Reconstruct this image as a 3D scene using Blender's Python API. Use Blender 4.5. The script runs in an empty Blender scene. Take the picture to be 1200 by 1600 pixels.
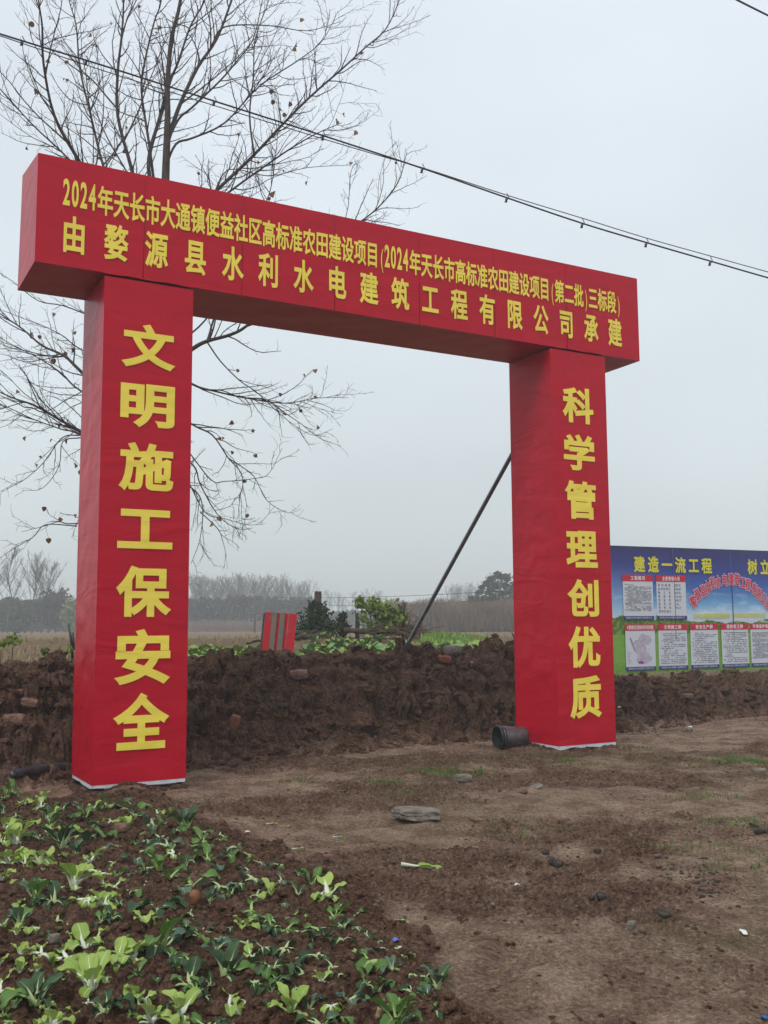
import bpy, math, random
import numpy as np
from mathutils import Vector, Matrix, noise as mnoise
C = bpy.context.scene.collection
SC = bpy.context.scene
rnd = random.Random(7)

# ------------------------------------------------------------------ camera
F, PIT, ROL, CZ = 1568.5, .108, .0053, 1.55
cr, sr, cp, sp = math.cos(ROL), math.sin(ROL), math.cos(PIT), math.sin(PIT)
fwd = Vector((0, cp, sp)); up0 = Vector((0, -sp, cp)); rt0 = Vector((1, 0, 0))
rt = rt0*cr - up0*sr; up = rt0*sr + up0*cr
cam = bpy.data.cameras.new('camera'); cam_o = bpy.data.objects.new('camera', cam); C.objects.link(cam_o)
cam.sensor_fit = 'VERTICAL'; cam.sensor_height = 36; cam.sensor_width = 27
cam.lens = F/1600*36; cam.clip_start = .05; cam.clip_end = 3000
m = Matrix((rt, up, -fwd)).transposed().to_4x4(); m.translation = (0, 0, CZ)
cam_o.matrix_world = m
SC.camera = cam_o

# ------------------------------------------------------------------ sky and sun
SUN_EL, SUN_AZ = math.radians(52), math.radians(205)      # azimuth clockwise from +Y: behind the viewer, to the left
W = bpy.data.worlds.new('World'); SC.world = W; W.use_nodes = True
nt = W.node_tree; nt.nodes.clear()
def wn(t, **k):
    n = nt.nodes.new(t)
    for a, b in k.items(): setattr(n, a, b)
    return n
sky = wn('ShaderNodeTexSky', sky_type='NISHITA', sun_disc=False, sun_elevation=SUN_EL, sun_rotation=SUN_AZ, dust_density=4)
bg1 = wn('ShaderNodeBackground'); bg1.inputs[1].default_value = .05
nt.links.new(sky.outputs[0], bg1.inputs[0])
tc = wn('ShaderNodeTexCoord'); sep = wn('ShaderNodeSeparateXYZ'); nt.links.new(tc.outputs['Generated'], sep.inputs[0])
ramp = wn('ShaderNodeValToRGB'); nt.links.new(sep.outputs['Z'], ramp.inputs[0])
e = ramp.color_ramp.elements
e[0].position = 0.0; e[0].color = (.62, .69, .70, 1)
e[1].position = .55; e[1].color = (.755, .825, .90, 1)
e2 = ramp.color_ramp.elements.new(.22); e2.color = (.68, .755, .80, 1)
nz = wn('ShaderNodeTexNoise'); nz.inputs['Scale'].default_value = 2.2; nz.inputs['Detail'].default_value = 3; nz.inputs['Roughness'].default_value = .45
mpn = wn('ShaderNodeMapping'); mpn.inputs['Scale'].default_value = (1, 1, 1.8); nt.links.new(tc.outputs['Generated'], mpn.inputs[0]); nt.links.new(mpn.outputs[0], nz.inputs[0])
mr = wn('ShaderNodeMapRange'); mr.inputs[1].default_value = .3; mr.inputs[2].default_value = .7; mr.inputs[3].default_value = 1.03; mr.inputs[4].default_value = 1.19
nt.links.new(nz.outputs[0], mr.inputs[0])
bg2 = wn('ShaderNodeBackground'); nt.links.new(ramp.outputs[0], bg2.inputs[0]); nt.links.new(mr.outputs[0], bg2.inputs[1])
mx = wn('ShaderNodeMixShader'); mx.inputs[0].default_value = .96
nt.links.new(bg1.outputs[0], mx.inputs[1]); nt.links.new(bg2.outputs[0], mx.inputs[2])
wo = wn('ShaderNodeOutputWorld'); nt.links.new(mx.outputs[0], wo.inputs[0])
sun = bpy.data.lights.new('sun', 'SUN'); sun.energy = 1.5; sun.angle = math.radians(22); sun.color = (1, .965, .92)
sun_o = bpy.data.objects.new('sun', sun); C.objects.link(sun_o)
sd = Vector((math.sin(SUN_AZ)*math.cos(SUN_EL), math.cos(SUN_AZ)*math.cos(SUN_EL), math.sin(SUN_EL)))
sun_o.rotation_euler = sd.to_track_quat('Z', 'Y').to_euler()
SC.view_settings.view_transform = 'Standard'; SC.view_settings.look = 'None'; SC.view_settings.exposure = 0.0; SC.view_settings.gamma = 1
SC.view_settings.use_curve_mapping = False
SC.cycles.volume_step_rate = 1; SC.cycles.max_bounces = 6; SC.cycles.volume_bounces = 1
SC.cycles.transparent_max_bounces = 8; SC.cycles.diffuse_bounces = 3

# ------------------------------------------------------------------ helpers
def ray(px, py):                 # direction of a pixel of the 1200x1600 photograph, y = 1 ahead
    X = (px-600)/F; Y = (800-py)/F
    d = fwd + rt*X + up*Y
    return d/d.y
def at(px, py, Y): return Vector((0, 0, CZ)) + ray(px, py)*Y
def ground_xy(px, py, z=0):
    d = ray(px, py); k = (z-CZ)/d.z
    return (d.x*k, k)
def on_plane(px, py, O, yaw):
    n = Vector((-math.sin(yaw), math.cos(yaw), 0)); u = Vector((math.cos(yaw), math.sin(yaw), 0))
    d = ray(px, py); k = (O-Vector((0, 0, CZ))).dot(n)/d.dot(n); p = Vector((0, 0, CZ))+d*k
    return ((p-O).dot(u), (p-O).z)

class MB:
    def __init__(s): s.v = []; s.f = []; s.m = []; s.uv = None
    def add(s, vs, fs, mi=0):
        b = len(s.v); s.v += [tuple(x) for x in vs]; s.f += [tuple(i+b for i in q) for q in fs]; s.m += [mi]*len(fs)
    def box(s, x0, y0, z0, x1, y1, z1, mi=0):
        s.add([(x0,y0,z0),(x1,y0,z0),(x1,y1,z0),(x0,y1,z0),(x0,y0,z1),(x1,y0,z1),(x1,y1,z1),(x0,y1,z1)],
              [(0,3,2,1),(4,5,6,7),(0,1,5,4),(1,2,6,5),(2,3,7,6),(3,0,4,7)], mi)
    def tube(s, pts, rad, n=6, mi=0, cap=True, flat=1.0):
        pts = [Vector(p) for p in pts]
        if not hasattr(rad, '__len__'): rad = [rad]*len(pts)
        ref = Vector((0, 0, 1)); vs = []; fs = []
        t0 = (pts[-1]-pts[0])
        if t0.length < 1e-9 or abs(t0.normalized().z) > .9: ref = Vector((1, 0, 0))
        for i, p in enumerate(pts):
            t = pts[min(i+1, len(pts)-1)]-pts[max(i-1, 0)]
            t = t.normalized() if t.length > 1e-9 else Vector((0, 0, 1))
            a = t.cross(ref)
            a = a.normalized() if a.length > 1e-4 else t.orthogonal().normalized()
            b = t.cross(a)
            for k in range(n):
                an = 2*math.pi*k/n
                vs.append(p + a*(math.cos(an)*rad[i]) + b*(math.sin(an)*rad[i]*flat))
        for i in range(len(pts)-1):
            for k in range(n):
                fs.append((i*n+k, i*n+(k+1) % n, (i+1)*n+(k+1) % n, (i+1)*n+k))
        if cap: fs.append(tuple(range(n))[::-1]); fs.append(tuple((len(pts)-1)*n+k for k in range(n)))
        s.add(vs, fs, mi)
    def mesh(s, name, mats, smooth=True):
        me = bpy.data.meshes.new(name); me.from_pydata(s.v, [], s.f)
        for a in (mats if isinstance(mats, (list, tuple)) else [mats]): me.materials.append(a)
        me.polygons.foreach_set('material_index', s.m)
        me.polygons.foreach_set('use_smooth', [smooth]*len(s.f))
        if s.uv is not None:
            l = me.uv_layers.new(name='UVMap'); li = np.empty(len(me.loops), dtype=np.int32); me.loops.foreach_get('vertex_index', li)
            l.data.foreach_set('uv', np.array(s.uv, dtype=np.float32)[li].ravel())
        me.update(); return me
    def build(s, name, mats, parent=None, smooth=True, loc=None):
        o = bpy.data.objects.new(name, s.mesh(name, mats, smooth)); C.objects.link(o)
        if parent is not None: o.parent = parent
        if loc is not None: o.location = loc
        return o
def fast_mesh(name, v, f, mats, smooth=True):        # v (n,3) array, f (m,k) array
    me = bpy.data.meshes.new(name); k = f.shape[1]
    me.vertices.add(len(v)); me.vertices.foreach_set('co', np.asarray(v, np.float32).ravel())
    me.loops.add(f.size); me.loops.foreach_set('vertex_index', f.ravel().astype(np.int32))
    me.polygons.add(len(f)); me.polygons.foreach_set('loop_start', np.arange(0, f.size, k, dtype=np.int32))
    me.polygons.foreach_set('use_smooth', np.full(len(f), smooth))
    for a in (mats if isinstance(mats, (list, tuple)) else [mats]): me.materials.append(a)
    me.update(calc_edges=True); return me
def link(name, me, parent=None, loc=None, rot=None, scale=None):
    o = bpy.data.objects.new(name, me); C.objects.link(o)
    if parent is not None: o.parent = parent
    if loc is not None: o.location = loc
    if rot is not None: o.rotation_euler = rot
    if scale is not None: o.scale = scale if hasattr(scale, '__len__') else (scale,)*3
    return o
def empty(name, loc=(0, 0, 0), rz=0):
    o = bpy.data.objects.new(name, None); C.objects.link(o); o.location = loc; o.rotation_euler = (0, 0, rz); o.empty_display_size = .2
    return o
def tag(o, label=None, cat=None, group=None, kind=None):
    if label: o['label'] = label
    if cat: o['category'] = cat
    if group: o['group'] = group
    if kind: o['kind'] = kind
    return o

# ------------------------------------------------------------------ materials
def mat(name, col=(.5,.5,.5), rough=.8, spec=.3, metal=0, var=0, vscale=8, bump=0, bscale=30, stretch=(1,1,1), col2=None, trans=0):
    M = bpy.data.materials.new(name); M.use_nodes = True; n = M.node_tree; b = n.nodes['Principled BSDF']
    b.inputs['Base Color'].default_value = (*col, 1); b.inputs['Roughness'].default_value = rough
    b.inputs['Specular IOR Level'].default_value = spec; b.inputs['Metallic'].default_value = metal
    t = n.nodes.new('ShaderNodeTexCoord'); mp = n.nodes.new('ShaderNodeMapping'); mp.inputs['Scale'].default_value = stretch
    n.links.new(t.outputs['Object'], mp.inputs[0])
    if var or col2:
        no = n.nodes.new('ShaderNodeTexNoise'); no.inputs['Scale'].default_value = vscale; no.inputs['Detail'].default_value = 5
        n.links.new(mp.outputs[0], no.inputs[0])
        r = n.nodes.new('ShaderNodeValToRGB'); r.color_ramp.elements[0].position = .3; r.color_ramp.elements[1].position = .7
        c2 = col2 if col2 else tuple(min(1, c*(1+var)) for c in col)
        c1 = col if col2 else tuple(c*(1-var) for c in col)
        r.color_ramp.elements[0].color = (*c1, 1); r.color_ramp.elements[1].color = (*c2, 1)
        n.links.new(no.outputs[0], r.inputs[0]); n.links.new(r.outputs[0], b.inputs['Base Color'])
    if bump:
        nb = n.nodes.new('ShaderNodeTexNoise'); nb.inputs['Scale'].default_value = bscale; nb.inputs['Detail'].default_value = 6
        n.links.new(mp.outputs[0], nb.inputs[0])
        bp = n.nodes.new('ShaderNodeBump'); bp.inputs['Strength'].default_value = bump; bp.inputs['Distance'].default_value = .02
        n.links.new(nb.outputs[0], bp.inputs['Height']); n.links.new(bp.outputs[0], b.inputs['Normal'])
    if trans:
        b.inputs['Transmission Weight'].default_value = trans
    return M
class NT:                                   # tiny node-graph helper
    def __init__(s, M): s.n = M.node_tree
    def new(s, t, **k):
        x = s.n.nodes.new(t)
        for a, b in k.items(): setattr(x, a, b)
        return x
    def L(s, a, b): s.n.links.new(a, b)
    def noise(s, vec, scale, detail=5, rough=.55, dist=0):
        x = s.new('ShaderNodeTexNoise'); x.inputs['Scale'].default_value = scale; x.inputs['Detail'].default_value = detail
        x.inputs['Roughness'].default_value = rough; x.inputs['Distortion'].default_value = dist; s.L(vec, x.inputs[0]); return x.outputs[0]
    def math(s, op, a, b=None, clamp=False):
        x = s.new('ShaderNodeMath', operation=op, use_clamp=clamp)
        for i, q in enumerate((a, b)):
            if q is None: continue
            if isinstance(q, (int, float)): x.inputs[i].default_value = q
            else: s.L(q, x.inputs[i])
        return x.outputs[0]
    def ramp(s, fac, stops):
        x = s.new('ShaderNodeValToRGB'); el = x.color_ramp.elements
        while len(el) > 1: el.remove(el[-1])
        el[0].position = stops[0][0]; el[0].color = (*stops[0][1], 1)
        for p, c in stops[1:]: q = el.new(p); q.color = (*c, 1)
        s.L(fac, x.inputs[0]); return x.outputs[0]
    def rng(s, fac, a, b, c=0., d=1.):
        x = s.new('ShaderNodeMapRange'); 
        for i, q in enumerate((a, b, c, d)): x.inputs[i+1].default_value = q
        s.L(fac, x.inputs[0]); return x.outputs[0]
    def mix(s, fac, a, b, mode='MIX'):
        x = s.new('ShaderNodeMix', data_type='RGBA', blend_type=mode)
        for i, q in ((0, fac), (6, a), (7, b)):
            if isinstance(q, (int, float)): x.inputs[i].default_value = q
            elif isinstance(q, tuple): x.inputs[i].default_value = (*q, 1)
            else: s.L(q, x.inputs[i])
        return x.outputs[2]
    def bump(s, h, strength, dist, normal=None):
        x = s.new('ShaderNodeBump'); x.inputs['Strength'].default_value = strength; x.inputs['Distance'].default_value = dist
        s.L(h, x.inputs['Height'])
        if normal is not None: s.L(normal, x.inputs['Normal'])
        return x.outputs[0]

# soil: one shader for all the earth; the mesh says how dry, how green and how straw-covered a place is
def soil_material(name, use_attr=True):
    M = bpy.data.materials.new(name); M.use_nodes = True; g = NT(M); b = g.n.nodes['Principled BSDF']
    t = g.new('ShaderNodeTexCoord'); v = t.outputs['Object']
    n1 = g.noise(v, 3.2, 8, .62); n2 = g.noise(v, 38, 6, .65); n3 = g.noise(v, 170, 4, .7); n4 = g.noise(v, .9, 4)
    wet = g.ramp(n2, [(.32, (.034,.016,.010)), (.5, (.12,.062,.038)), (.68, (.25,.145,.095))])
    n6 = g.noise(v, 9, 6, .65, .3)
    wet = g.mix(g.rng(n6, .52, .66, 0, .55), wet, (.22,.13,.086)); wet = g.mix(g.rng(n6, .48, .34, 0, .55), wet, (.035,.017,.011))
    red = g.mix(g.rng(n1, .42, .68, 0, .7), wet, g.mix(.5, wet, (.15,.066,.038)))
    dryc = g.ramp(g.mix(.5, n2, n1), [(.34, (.115,.066,.043)), (.5, (.29,.190,.132)), (.66, (.49,.355,.26))])
    if use_attr:
        a = g.new('ShaderNodeAttribute', attribute_name='ground'); s3 = g.new('ShaderNodeSeparateColor'); g.L(a.outputs[0], s3.inputs[0])
        dry, green, straw = s3.outputs[0], s3.outputs[1], s3.outputs[2]
        dfac = g.math('ADD', dry, g.math('MULTIPLY', g.math('SUBTRACT', n2, .5), .9))
        dfac = g.math('ADD', dfac, g.math('MULTIPLY', g.math('SUBTRACT', n1, .5), 1.2), True)
        col = g.mix(dfac, red, dryc)
        gfac = g.math('MULTIPLY', green, g.rng(g.noise(v, 55, 5, .7), .46, .62), True)
        col = g.mix(gfac, col, g.ramp(n3, [(.3, (.05,.06,.02)), (.7, (.15,.15,.045))]))
        stc = g.ramp(g.noise(v, 9, 8, .8), [(.3, (.11,.070,.036)), (.5, (.23,.155,.085)), (.75, (.36,.26,.155))])
        stc = g.mix(g.rng(n4, .45, .7, 0, .45), stc, (.16,.17,.07))
        col = g.mix(straw, col, stc)
    else:
        col = g.mix(g.rng(n1, .5, .8, 0, .25), red, dryc)
    grit = g.rng(g.noise(v, 75, 4, .75, .3), .30, .70, .52, 1.46); gx_ = g.new('ShaderNodeVectorMath', operation='SCALE'); g.L(col, gx_.inputs[0]); g.L(grit, gx_.inputs['Scale']); col = gx_.outputs[0]
    fleck = g.rng(g.noise(v, 260, 2, .5), .70, .76)
    col = g.mix(g.math('MULTIPLY', fleck, .5), col, (.36,.28,.21))
    g.L(col, b.inputs['Base Color']); b.inputs['Roughness'].default_value = .82; b.inputs['Specular IOR Level'].default_value = .12
    rr = g.rng(n1, .4, .65, .92, .66); g.L(rr, b.inputs['Roughness'])
    n5 = g.noise(v, 13, 6, .7, .4); nb = g.bump(n5, .8, .10); nb = g.bump(n2, 1., .035, nb); nb = g.bump(n3, .8, .008, nb); g.L(nb, b.inputs['Normal'])
    return M
M_soil = soil_material('soil'); M_clod = soil_material('clod_soil', False)

def vinyl(name, col, wear=0.0):
    M = bpy.data.materials.new(name); M.use_nodes = True; g = NT(M); b = g.n.nodes['Principled BSDF']
    t = g.new('ShaderNodeTexCoord'); v = t.outputs['Object']
    mp = g.new('ShaderNodeMapping'); mp.inputs['Scale'].default_value = (1, 1, 3.2); g.L(v, mp.inputs[0])
    n1 = g.noise(mp.outputs[0], 1.3, 4, .5, 1.2)
    mp2 = g.new('ShaderNodeMapping'); mp2.inputs['Scale'].default_value = (3.5, 3.5, 1); mp2.inputs['Rotation'].default_value = (0, .6, .3); g.L(v, mp2.inputs[0])
    n2 = g.noise(mp2.outputs[0], 3, 3, .5, .6)
    c = g.mix(g.rng(n1, .3, .7), tuple(x*.93 for x in col), tuple(min(1, x*1.05) for x in col))
    dust = g.rng(g.noise(v, 14, 6, .7), .62, .8, 0, .07)
    c = g.mix(g.math('MULTIPLY', dust, .5), c, (.45,.38,.34))
    g.L(c, b.inputs['Base Color'])
    b.inputs['Roughness'].default_value = .36; b.inputs['Specular IOR Level'].default_value = .20
    nb = g.bump(n1, .20, .06); nb = g.bump(n2, .12, .02, nb); nb = g.bump(g.noise(v, 420, 2), .1, .002, nb)
    g.L(nb, b.inputs['Normal']); return M
M_red = vinyl('red_vinyl', (.50, .0018, .019)); M_yel = vinyl('yellow_vinyl', (.95, .74, .10))
M_hem = mat('white_hem', (.62,.64,.68), .6, var=.1)
M_dark = mat('black_steel', (.028,.026,.03), .45, .5, var=.3)
M_pole = mat('dark_steel_pole', (.085,.075,.085), .4, .5, var=.4, vscale=12, bump=.2)
M_bark = mat('bark', (.062,.048,.042), .9, var=.45, vscale=25, bump=.6, bscale=60, stretch=(1,1,.3))
M_twig = mat('twig_bark', (.034,.022,.022), .85, var=.3)
M_dleaf = mat('dry_leaf', (.10,.045,.028), .8, col2=(.24,.13,.05), vscale=2)
M_wood = mat('old_wood', (.075,.055,.042), .9, var=.5, vscale=20, bump=.7, bscale=50, stretch=(1,1,.15))
M_stone = mat('grey_stone', (.12,.10,.085), .85, col2=(.26,.22,.185), vscale=14, bump=.8, bscale=45)
M_brick = mat('broken_brick', (.11,.065,.048), .9, col2=(.25,.14,.10), vscale=16, bump=.7, bscale=60)
M_redbrick = mat('red_brick', (.16,.05,.035), .9, col2=(.28,.11,.07), vscale=20, bump=.6, bscale=60)
M_coal = mat('charcoal', (.035,.028,.024), 1., .0, col2=(.095,.080,.072), vscale=30, bump=.6, bscale=80)
M_blackpl = mat('black_plastic', (.016,.017,.022), .38, .5, var=.4, bump=.3, bscale=25)
M_film = mat('muddy_film', (.035,.03,.035), .3, .5, col2=(.12,.10,.10), vscale=10, bump=.6, bscale=22)
M_white = mat('white_scrap', (.72,.70,.66), .6, var=.1)
M_cable = mat('cable_sheath', (.02,.022,.024), .5)

def leaf_mat(name, dark, lite, rib, yel=None):
    M = bpy.data.materials.new(name); M.use_nodes = True; g = NT(M); b = g.n.nodes['Principled BSDF']
    uv = g.new('ShaderNodeUVMap'); s = g.new('ShaderNodeSeparateXYZ'); g.L(uv.outputs[0], s.inputs[0])
    au = g.math('ABSOLUTE', g.math('SUBTRACT', s.outputs[0], .5))
    rib_m = g.rng(au, .008, .028, .85, 0)
    w = g.math('SINE', g.math('ADD', g.math('MULTIPLY', s.outputs[1], 40), g.math('MULTIPLY', au, -46)))
    side = g.math('MULTIPLY', g.rng(w, .86, 1., 0, .55), g.rng(au, .0, .45, 1, .2))
    oi = g.new('ShaderNodeObjectInfo'); t = g.new('ShaderNodeTexCoord')
    n = g.noise(t.outputs['Object'], 60, 5, .6)
    mixf = g.math('ADD', g.math('MULTIPLY', n, .6), g.math('MULTIPLY', oi.outputs['Random'], .55), True)
    c = g.mix(mixf, dark, lite)
    c = g.mix(g.math('MAXIMUM', rib_m, side), c, rib)
    g.L(c, b.inputs['Base Color']); b.inputs['Roughness'].default_value = .45; b.inputs['Specular IOR Level'].default_value = .35
    b.inputs['Subsurface Weight'].default_value = 0
    g.L(g.bump(g.math('ADD', w, g.math('MULTIPLY', n, 2)), .35, .003), b.inputs['Normal'])
    tr = g.new('ShaderNodeBsdfTranslucent'); g.L(g.mix(.5, c, lite), tr.inputs[0])
    ms = g.new('ShaderNodeMixShader'); ms.inputs[0].default_value = .22; g.L(b.outputs[0], ms.inputs[1]); g.L(tr.outputs[0], ms.inputs[2])
    g.L(ms.outputs[0], g.n.nodes['Material Output'].inputs[0]); return M
ML_light = leaf_mat('pale_leaf', (.20,.33,.040), (.44,.57,.13), (.64,.72,.38))
ML_mid = leaf_mat('green_leaf', (.055,.14,.025), (.13,.25,.05), (.30,.42,.17))
ML_dark = leaf_mat('dark_leaf', (.012,.040,.014), (.06,.115,.04), (.17,.26,.12))
ML_grey = leaf_mat('dusty_leaf', (.055,.105,.065), (.12,.19,.12), (.26,.34,.23))
MS_white = mat('white_stalk', (.62,.66,.52), .45, .4, var=.1, vscale=30)
MS_green = mat('green_stalk', (.30,.40,.13), .45, .4, var=.2, vscale=30)
MS_dkgreen = mat('pale_green_stalk', (.38,.46,.22), .45, .4, var=.2, vscale=30)
M_weed = mat('weed_green', (.05,.10,.02), .7, col2=(.14,.24,.05), vscale=3)
M_grass = mat('grass_blade', (.06,.11,.02), .7, col2=(.16,.24,.06), vscale=4)
M_straw = mat('straw_blade', (.22,.15,.075), .8, col2=(.40,.30,.17), vscale=3)

# ------------------------------------------------------------------ noise in numpy
_rs = np.random.RandomState(3); _P = _rs.permutation(4096)
def _h(ix, iy, iz): return _P[(_P[(_P[ix & 4095]+iy) & 4095]+iz) & 4095]/4095.
def vn(x, y, z=0.0):
    x = np.asarray(x, float); y = np.asarray(y, float); z = np.zeros_like(x)+z
    xi = np.floor(x).astype(int); yi = np.floor(y).astype(int); zi = np.floor(z).astype(int)
    fx, fy, fz = x-xi, y-yi, z-zi
    fx = fx*fx*fx*(fx*(fx*6-15)+10); fy = fy*fy*fy*(fy*(fy*6-15)+10); fz = fz*fz*(3-2*fz)
    def lay(k):
        a = _h(xi, yi, zi+k); b = _h(xi+1, yi, zi+k); c = _h(xi, yi+1, zi+k); d = _h(xi+1, yi+1, zi+k)
        return (a+(b-a)*fx)*(1-fy)+(c+(d-c)*fx)*fy
    l0 = lay(0)
    if np.all(z == 0): return l0
    return l0*(1-fz)+lay(1)*fz
def fbm(x, y, oct=4, gain=.5, z=0.0):
    s = 0; a = 1; t = 0
    for i in range(oct):
        s = s+a*vn(x*2**i+17.3*i, y*2**i-9.1*i, z*2**i if not np.isscalar(z) else z); t += a; a *= gain
    return s/t
def lumps(x, y, sc, jit=.9, seed=0):          # rounded clods: 1 at a clod's middle, 0 in the cracks between
    x = np.asarray(x, float)/sc; y = np.asarray(y, float)/sc
    xi = np.floor(x).astype(int); yi = np.floor(y).astype(int)
    d1 = np.full(x.shape, 9.); d2 = np.full(x.shape, 9.)
    for i in (-1, 0, 1):
        for j in (-1, 0, 1):
            cx = xi+i; cy = yi+j
            dx = cx+.5+jit*(_h(cx+seed, cy, cx*0+5)-.5)-x; dy = cy+.5+jit*(_h(cx+seed, cy, cx*0+11)-.5)-y
            w = .75+.5*_h(cx+seed, cy, cx*0+23)
            d = np.sqrt(dx*dx+dy*dy)*w
            m_ = d < d1; d2 = np.where(m_, d1, np.minimum(d2, d)); d1 = np.where(m_, d, d1)
    return np.clip((d2-d1)*1.6, 0, 1)**.6
def bil(x, y, oct=3, gain=.55, z=0.0):      # billowed noise: rounded lumps parted by sharp creases
    s = 0; a = 1; t = 0
    for i in range(oct):
        s = s+a*np.abs(vn(x*2**i+7.3*i, y*2**i-3.1*i, z*2**i if not np.isscalar(z) else z)*2-1); t += a; a *= gain
    return np.clip(s/t*1.7, 0, 1.2)
def sstep(a, b, x):
    t = np.clip((x-a)/(b-a), 0, 1); return t*t*(3-2*t)

# ------------------------------------------------------------------ the lie of the land
YAW = .5165; OX, OY = -3.237, 9.028; CU, SU = math.cos(YAW), math.sin(YAW)
def st(x, y): return (x-OX)*CU+(y-OY)*SU, -(x-OX)*SU+(y-OY)*CU
TB_S = [-12, -3, -.1, 1.9, 5, 8.3, 12.2, 20, 40]; TB_T = [-.6, .35, .70, 1.02, 1.5, 1.42, 2.0, 3.0, 4]
HC_S = [-20, -2, 1, 3, 5, 6.2, 7.3, 8.0, 9.2, 12.5, 20]; HC_H = [.91, .90, .90, .90, .92, .92, 1.0, .86, .46, .34, .38]
BX_Y = [2, 3.98, 4.86, 6.08, 7.36, 8.6, 9.3, 9.6]; BX_X = [.75, .42, .15, -.14, -.93, -1.65, -2.0, -3.2]
def masks(x, y):
    s, t = st(x, y)
    wob = (fbm(x*.9, y*.9, 3)-.5)
    tb = np.interp(s, TB_S, TB_T)+wob*.45
    hc = np.interp(s, HC_S, HC_H)
    bank = sstep(-.1, .35, t-tb)
    bx = np.interp(y, BX_Y, BX_X)+(fbm(x*2.2+40, y*2.2, 3)-.5)*.5
    bed = sstep(-.12, .12, bx-x)*(1-sstep(-.25, .05, t+.1-(s < 0)*.5+wob*.2))*(y < 9.9)
    return s, t, tb, hc, bank, bed
def height(x, y, fine=True):
    x = np.asarray(x, float); y = np.asarray(y, float)
    s, t, tb, hc, bank, bed = masks(x, y)
    q = t-tb
    prof = np.clip(q/1.55, 0, 1); prof = .55*np.sin(prof*math.pi/2)+.45*sstep(0, 1, prof)
    behind = sstep(2.0, 3.2, q)*(1-sstep(-.3, .5, x-(.14*y-.1))); hc = hc+(np.maximum(hc, .93)-hc)*behind
    ridge = 1+.10*np.exp(-((q-1.75)/.5)**2)
    z = hc*prof*ridge
    far = np.interp(y, [0, 22, 30, 60, 80, 120, 400], [0, 0, .05, .25, .34, .65, .7])
    z = z-far*sstep(2.5, 6, q)*np.clip(hc, .6, 2)
    z = z+(fbm(x*.35, y*.35, 3)-.5)*.10*(1-bank)*sstep(.0, .8, np.hypot(np.clip(np.abs(t-.4)-.9, 0, None), 0*t)+.3)
    z = z+.27*np.exp(-((y-21.3)/1.9)**2)*behind*sstep(2.0, 3.2, q)
    if fine:
        rough = np.exp(-np.clip(q-2.4, 0, None)/.8)*bank*(1-.35*sstep(1.2, 1.8, q))*(.45+1.1*fbm(x*1.1+50, y*1.1+z, 3))
        big = lumps(x+.2*z+.15*fbm(x*5, y*5, 2), y+.8*z, .33, seed=3); med = lumps(x+.06*fbm(x*14, y*14, 2), y+.9*z, .13, seed=9); sm = lumps(x, y+.7*z, .055, seed=5)
        big2 = lumps(x+.25*fbm(x*3, y*3, 2), y+.7*z, .62, seed=13)
        z = z+rough*((big-.55)*.27+(big2-.55)*.20+(med-.5)*.07+(sm-.5)*.03+(bil(x*4.2+9, y*4.2+z*3, 4, .6)-.5)*.15+(fbm(x*1.4, y*1.4, 4)-.5)*.30*np.clip(q, 0, 1)*(1-.45*sstep(1.1, 1.7, q)))
        z = z+bed*((lumps(x+.03*vn(x*20, y*20), y, .115, seed=21)-.5)*.042+(lumps(x, y, .05, seed=22)-.5)*.022+(fbm(x*3, y*3, 4)-.5)*.10+.035)
        near = (1-bank)*(1-bed)*(y < 40)
        patch = sstep(.47, .62, fbm(x*.8+9, y*.8+3, 4))
        rut = sstep(.50, .75, fbm(x*.45+3.3, y*.45+8, 2))
        z = z+near*((fbm(x*3.1, y*3.1, 5)-.5)*.075+patch*((lumps(x+.04*vn(x*18, y*18), y, .10, seed=31)-.5)*.034+(lumps(x, y, .045, seed=32)-.5)*.022)+(1-patch)*np.abs(fbm(x*2.2+y*.9, y*5.5-x*1.5, 4)-.5)*.035+(fbm(x*15, y*15, 4, .6)-.5)*.022-(1-patch)*.008-rut*.02)
        # little heap of earth against the left pillar's foot and by the bucket
        z = z+.085*np.exp(-((s-.98)/.20)**2-((t+.10)/.11)**2)+.05*np.exp(-((s-5.9)/.3)**2-((t-.6)/.25)**2)
    return z
def hz(x, y): return float(height(np.array([x]), np.array([y]))[0])
def surf(px, py, z0=0.):                      # the point of the ground seen at a pixel of the photograph
    d = ray(px, py); k = np.linspace(3, 40, 1500); zz = height(d.x*k, k); gap = CZ+d.z*k-zz
    i = np.argmax(gap < 0)
    if gap[i] >= 0: i = len(k)-1
    return Vector((d.x*k[i], k[i], zz[i]))

def axis(parts):
    out = []
    for a, b, n in parts: out += list(np.linspace(a, b, n, endpoint=False))
    return np.array(out)
cs = np.concatenate([-1-np.linspace(1, 0, 46, endpoint=False)**3, np.linspace(-1, 1, 570), 1+np.linspace(0, 1, 47)[1:]**3])
ys = axis([(-60, 0, 12), (0, 3, 20), (3, 9, 310), (9, 16.5, 400), (16.5, 24, 60), (24, 60, 45), (60, 200, 30), (200, 1200, 16)]); ys = np.append(ys, 1200)
CG, GY = np.meshgrid(cs, ys); half = .47*np.clip(GY, 3, None)+.5
GX = np.where(np.abs(CG) <= 1, CG*half, np.sign(CG)*(half+(np.abs(CG)-1)*(700-half*.5))); gx = GX.ravel(); gy = GY.ravel()
gz = height(gx, gy)
s_, t_, tb_, hc_, bank_, bed_ = masks(gx, gy)
q_ = t_-tb_
dry = np.clip(.95-bank_*1.1-bed_*1.0, 0, 1)
pat = sstep(.47, .62, fbm(gx*.8+9, gy*.8+3, 4)); dry = dry*(1-.70*pat)
dry = np.clip(dry+.25*(fbm(gx*.5+30, gy*.5, 3)-.5)-.28*sstep(2, 4, gx)*(gy < 8)*.6, 0, 1)
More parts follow.
